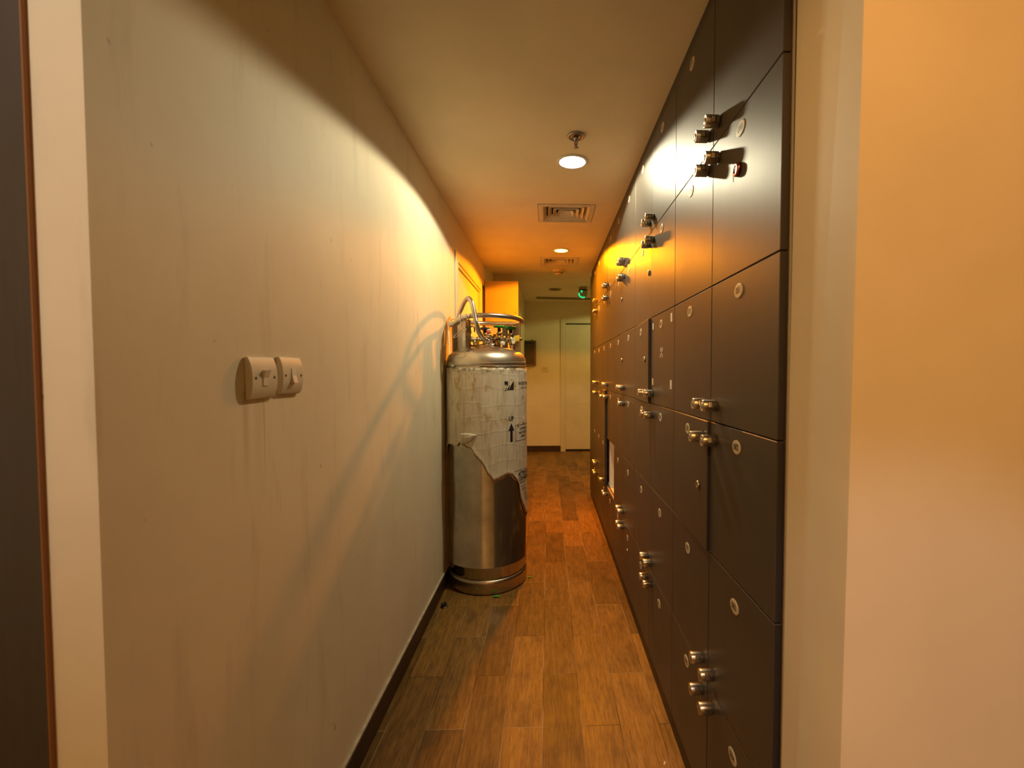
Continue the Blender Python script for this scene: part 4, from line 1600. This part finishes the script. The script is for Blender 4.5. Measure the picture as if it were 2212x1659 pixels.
# ================================================================== BACK WALL FITTINGS
bx = thing('wall_cabinet', 'bronze framed box with a dark front on the back wall, behind the cylinder', 'wall cabinet', (-0.30, YB, 1.375))
b = MB()
b.box(-0.11, 0.110, -0.10, -0.001, 0, 0.392, 0.003)
b.build('case', M['boxframe'], bx)
b = MB(); b.box(-0.095, 0.085, -0.106, -0.1005, 0.025, 0.345, 0.002)
pn = b.build('front_panel', M['boxpanel'], bx)
b = MB(); b.box(-0.095, 0.085, -0.104, -0.1005, 0.348, 0.368)
b.build('dark_slot', M['black'], bx)
b = MB(); b.lathe([(0.0, 0.392), (0.012, 0.392), (0.010, 0.408), (0.0, 0.410)], (0.045, -0.05, 0), seg=12)
b.build('top_knob', M['cabdark'], bx)

so_ = thing('wall_socket', 'small square socket plate on the back wall beside the door frame', 'socket', (-0.041, YB, 1.318))
b = MB(); b.box(-0.047, 0.047, -0.010, -0.0005, -0.043, 0.043, 0.003)
b.build('plate', M['vent'], so_)
b = MB()
for sx in (-0.012, 0.012):
    b.box(sx - 0.003, sx + 0.003, -0.0112, -0.010, -0.012, -0.002)
b.box(-0.004, 0.004, -0.0112, -0.010, 0.008, 0.020)
b.build('pin_holes', M['screw'], so_)

# narrow closet door standing open, square to the left wall, lit amber
cd_ = thing('closet_door', 'narrow pale closet door standing open from the left wall behind the cylinder, lit amber', 'door', (-0.445, 4.47, 0))
b = MB()
b.box(-0.165, 0.157, -0.015, 0.015, 0.012, 2.148, 0.0015, 1)
side = b.build('leaf', M['cabside'], cd_)
b = MB(); b.box(0.157, 0.1605, -0.0155, 0.0155, 0.012, 2.148)
b.build('edge_strip', M['cabdark'], cd_)
for (x, z) in ((-0.075, 1.846), (0.02, 1.846), (0.13, 1.843)):
    b = MB(); b.lathe([(0.0, -0.0150), (0.0045, -0.0150), (0.0035, -0.0170), (0.0, -0.0170)], (x, 0, z), 'Y', 12)
    b.build('screw', M['screw'], side)
# ================================================================== LIGHT SWITCHES
def light_switch(y, z, wid, hgt, tilt, on, label):
    root = thing('light_switch', label, 'light switch', (XL, y, z), 0, 'light switches on the wall facing the lockers')
    def fx(v_):          # front surface height over the wall at height v_ (-1..1)
        return 0.0070 + 0.0090 * (1 - abs(v_) ** 2.6)
    b = MB()
    prof = [(0.0006, -hgt / 2)] + [(fx(-1 + 2 * k / 24), (-1 + 2 * k / 24) * hgt / 2) for k in range(25)] + [(0.0006, hgt / 2)]
    va = [b.bm.verts.new((x_, -wid / 2, z_)) for x_, z_ in prof]
    vb = [b.bm.verts.new((x_, wid / 2, z_)) for x_, z_ in prof]
    b.bm.faces.new(va); b.bm.faces.new(list(reversed(vb)))
    for k in range(len(prof)):
        l = (k + 1) % len(prof)
        b.bm.faces.new((va[k], va[l], vb[l], vb[k]))
    plate = b.build('plate', M['switch'], root)
    bv = plate.modifiers.new('soft_edges', 'BEVEL')
    bv.width = 0.0022; bv.segments = 3; bv.limit_method = 'ANGLE'; bv.angle_limit = radians(30)
    b = MB()
    w2, h2 = 0.0085, 0.0165
    if on:
        xs = ((-h2, 0.0222), (h2, 0.0166))
    else:
        xs = ((-h2, 0.0166), (h2, 0.0235))
    vs = []
    for yy in (-w2, w2):
        vs.append([b.bm.verts.new((0.012, yy, -h2)), b.bm.verts.new((xs[0][1], yy, xs[0][0])), b.bm.verts.new((0.0178, yy, 0.0)), b.bm.verts.new((xs[1][1], yy, xs[1][0])), b.bm.verts.new((0.012, yy, h2))])
    b.bm.faces.new(vs[0]); b.bm.faces.new(list(reversed(vs[1])))
    for k in range(5):
        l = (k + 1) % 5
        b.bm.faces.new((vs[0][k], vs[0][l], vs[1][l], vs[1][k]))
    b.build('rocker', M['rocker'], root)
    for s_ in (-1, 1):
        b = MB(); b.lathe([(0.0, 0.012), (0.0030, 0.012), (0.0030, 0.0164), (0.0, 0.0164)], (0, s_ * wid * 0.36, 0), 'X', 14, False)
        b.build('screw', M['screw'], root)
    root.rotation_euler = (radians(tilt), 0, 0)
    return root


light_switch(0.987, 1.252, 0.088, 0.088, 1.0, False, 'nearer of two light switches on the wall facing the lockers, closer to the viewer')
light_switch(1.094, 1.256, 0.088, 0.086, -0.5, True, 'farther of two light switches facing the lockers, the one towards the cylinder')

# ================================================================== SMALL THINGS ON THE FLOOR
ds = thing('door_stop', 'small dark half dome door stop on the floor in front of the cylinder', 'door stop', (-0.560, 2.43, 0))
b = MB(); b.lathe([(0.0, 0.0005), (0.020, 0.0005), (0.020, 0.003), (0.0, 0.003)], seg=28)
b.build('base', M['boxframe'], ds)
b = MB()
b.lathe([(0.0, 0.003), (0.018, 0.003), (0.0185, 0.012), (0.016, 0.020), (0.010, 0.025), (0.0, 0.027)], seg=28)
for v in b.bm.verts:
    if v.co.x > 0.003:
        v.co.x = 0.003
b.build('rubber_dome', M['rubber'], ds)
ds.rotation_euler = (0, 0, radians(-20))


def leaf(loc, rz, s, label):
    b = MB()
    n = 9
    left, right, mid = [], [], []
    for i in range(n):
        t_ = i / (n - 1)
        wv_ = 0.42 * sin(pi * t_) ** 0.8 * (1 + 0.25 * sin(t_ * 19))
        zc = 0.10 + 0.10 * sin(t_ * 5)
        mid.append(b.bm.verts.new((t_ * s, 0, s * zc * 0.6)))
        left.append(b.bm.verts.new((t_ * s, wv_ * s * 0.5, s * (zc + 0.08) * 0.6)))
        right.append(b.bm.verts.new((t_ * s, -wv_ * s * 0.5, s * (zc + 0.05) * 0.6)))
    for i in range(n - 1):
        b.bm.faces.new((mid[i], mid[i + 1], left[i + 1], left[i]))
        b.bm.faces.new((right[i], right[i + 1], mid[i + 1], mid[i]))
    o = b.build('leaf', M['leafgreen'])
    sm = o.modifiers.new('thickness', 'SOLIDIFY'); sm.thickness = 0.0008
    o.location = loc
    o.rotation_euler = (0, 0, rz)
    tag(o, label, 'leaf', 'green leaf scraps by the cylinder base')


leaf((-0.315, 2.525, 0.0008), radians(8), 0.050, 'green leaf scrap on the floor at the front of the cylinder base')
leaf((-0.128, 2.765, 0.0008), radians(10), 0.030, 'green leaf scrap on the floor at the right of the cylinder base')
b = MB(); b.poly([(0, 0, 0.0004), (0.006, 0.010, 0.0004), (0.003, 0.013, 0.0018), (-0.004, 0.003, 0.0012)], (0, 0, 0.0006))
o = b.build('paper_scrap', M['paper']); o.location = (0.374, 1.41, 0)
tag(o, 'tiny white paper scrap on the floor by the nearest locker plinth', 'paper scrap')
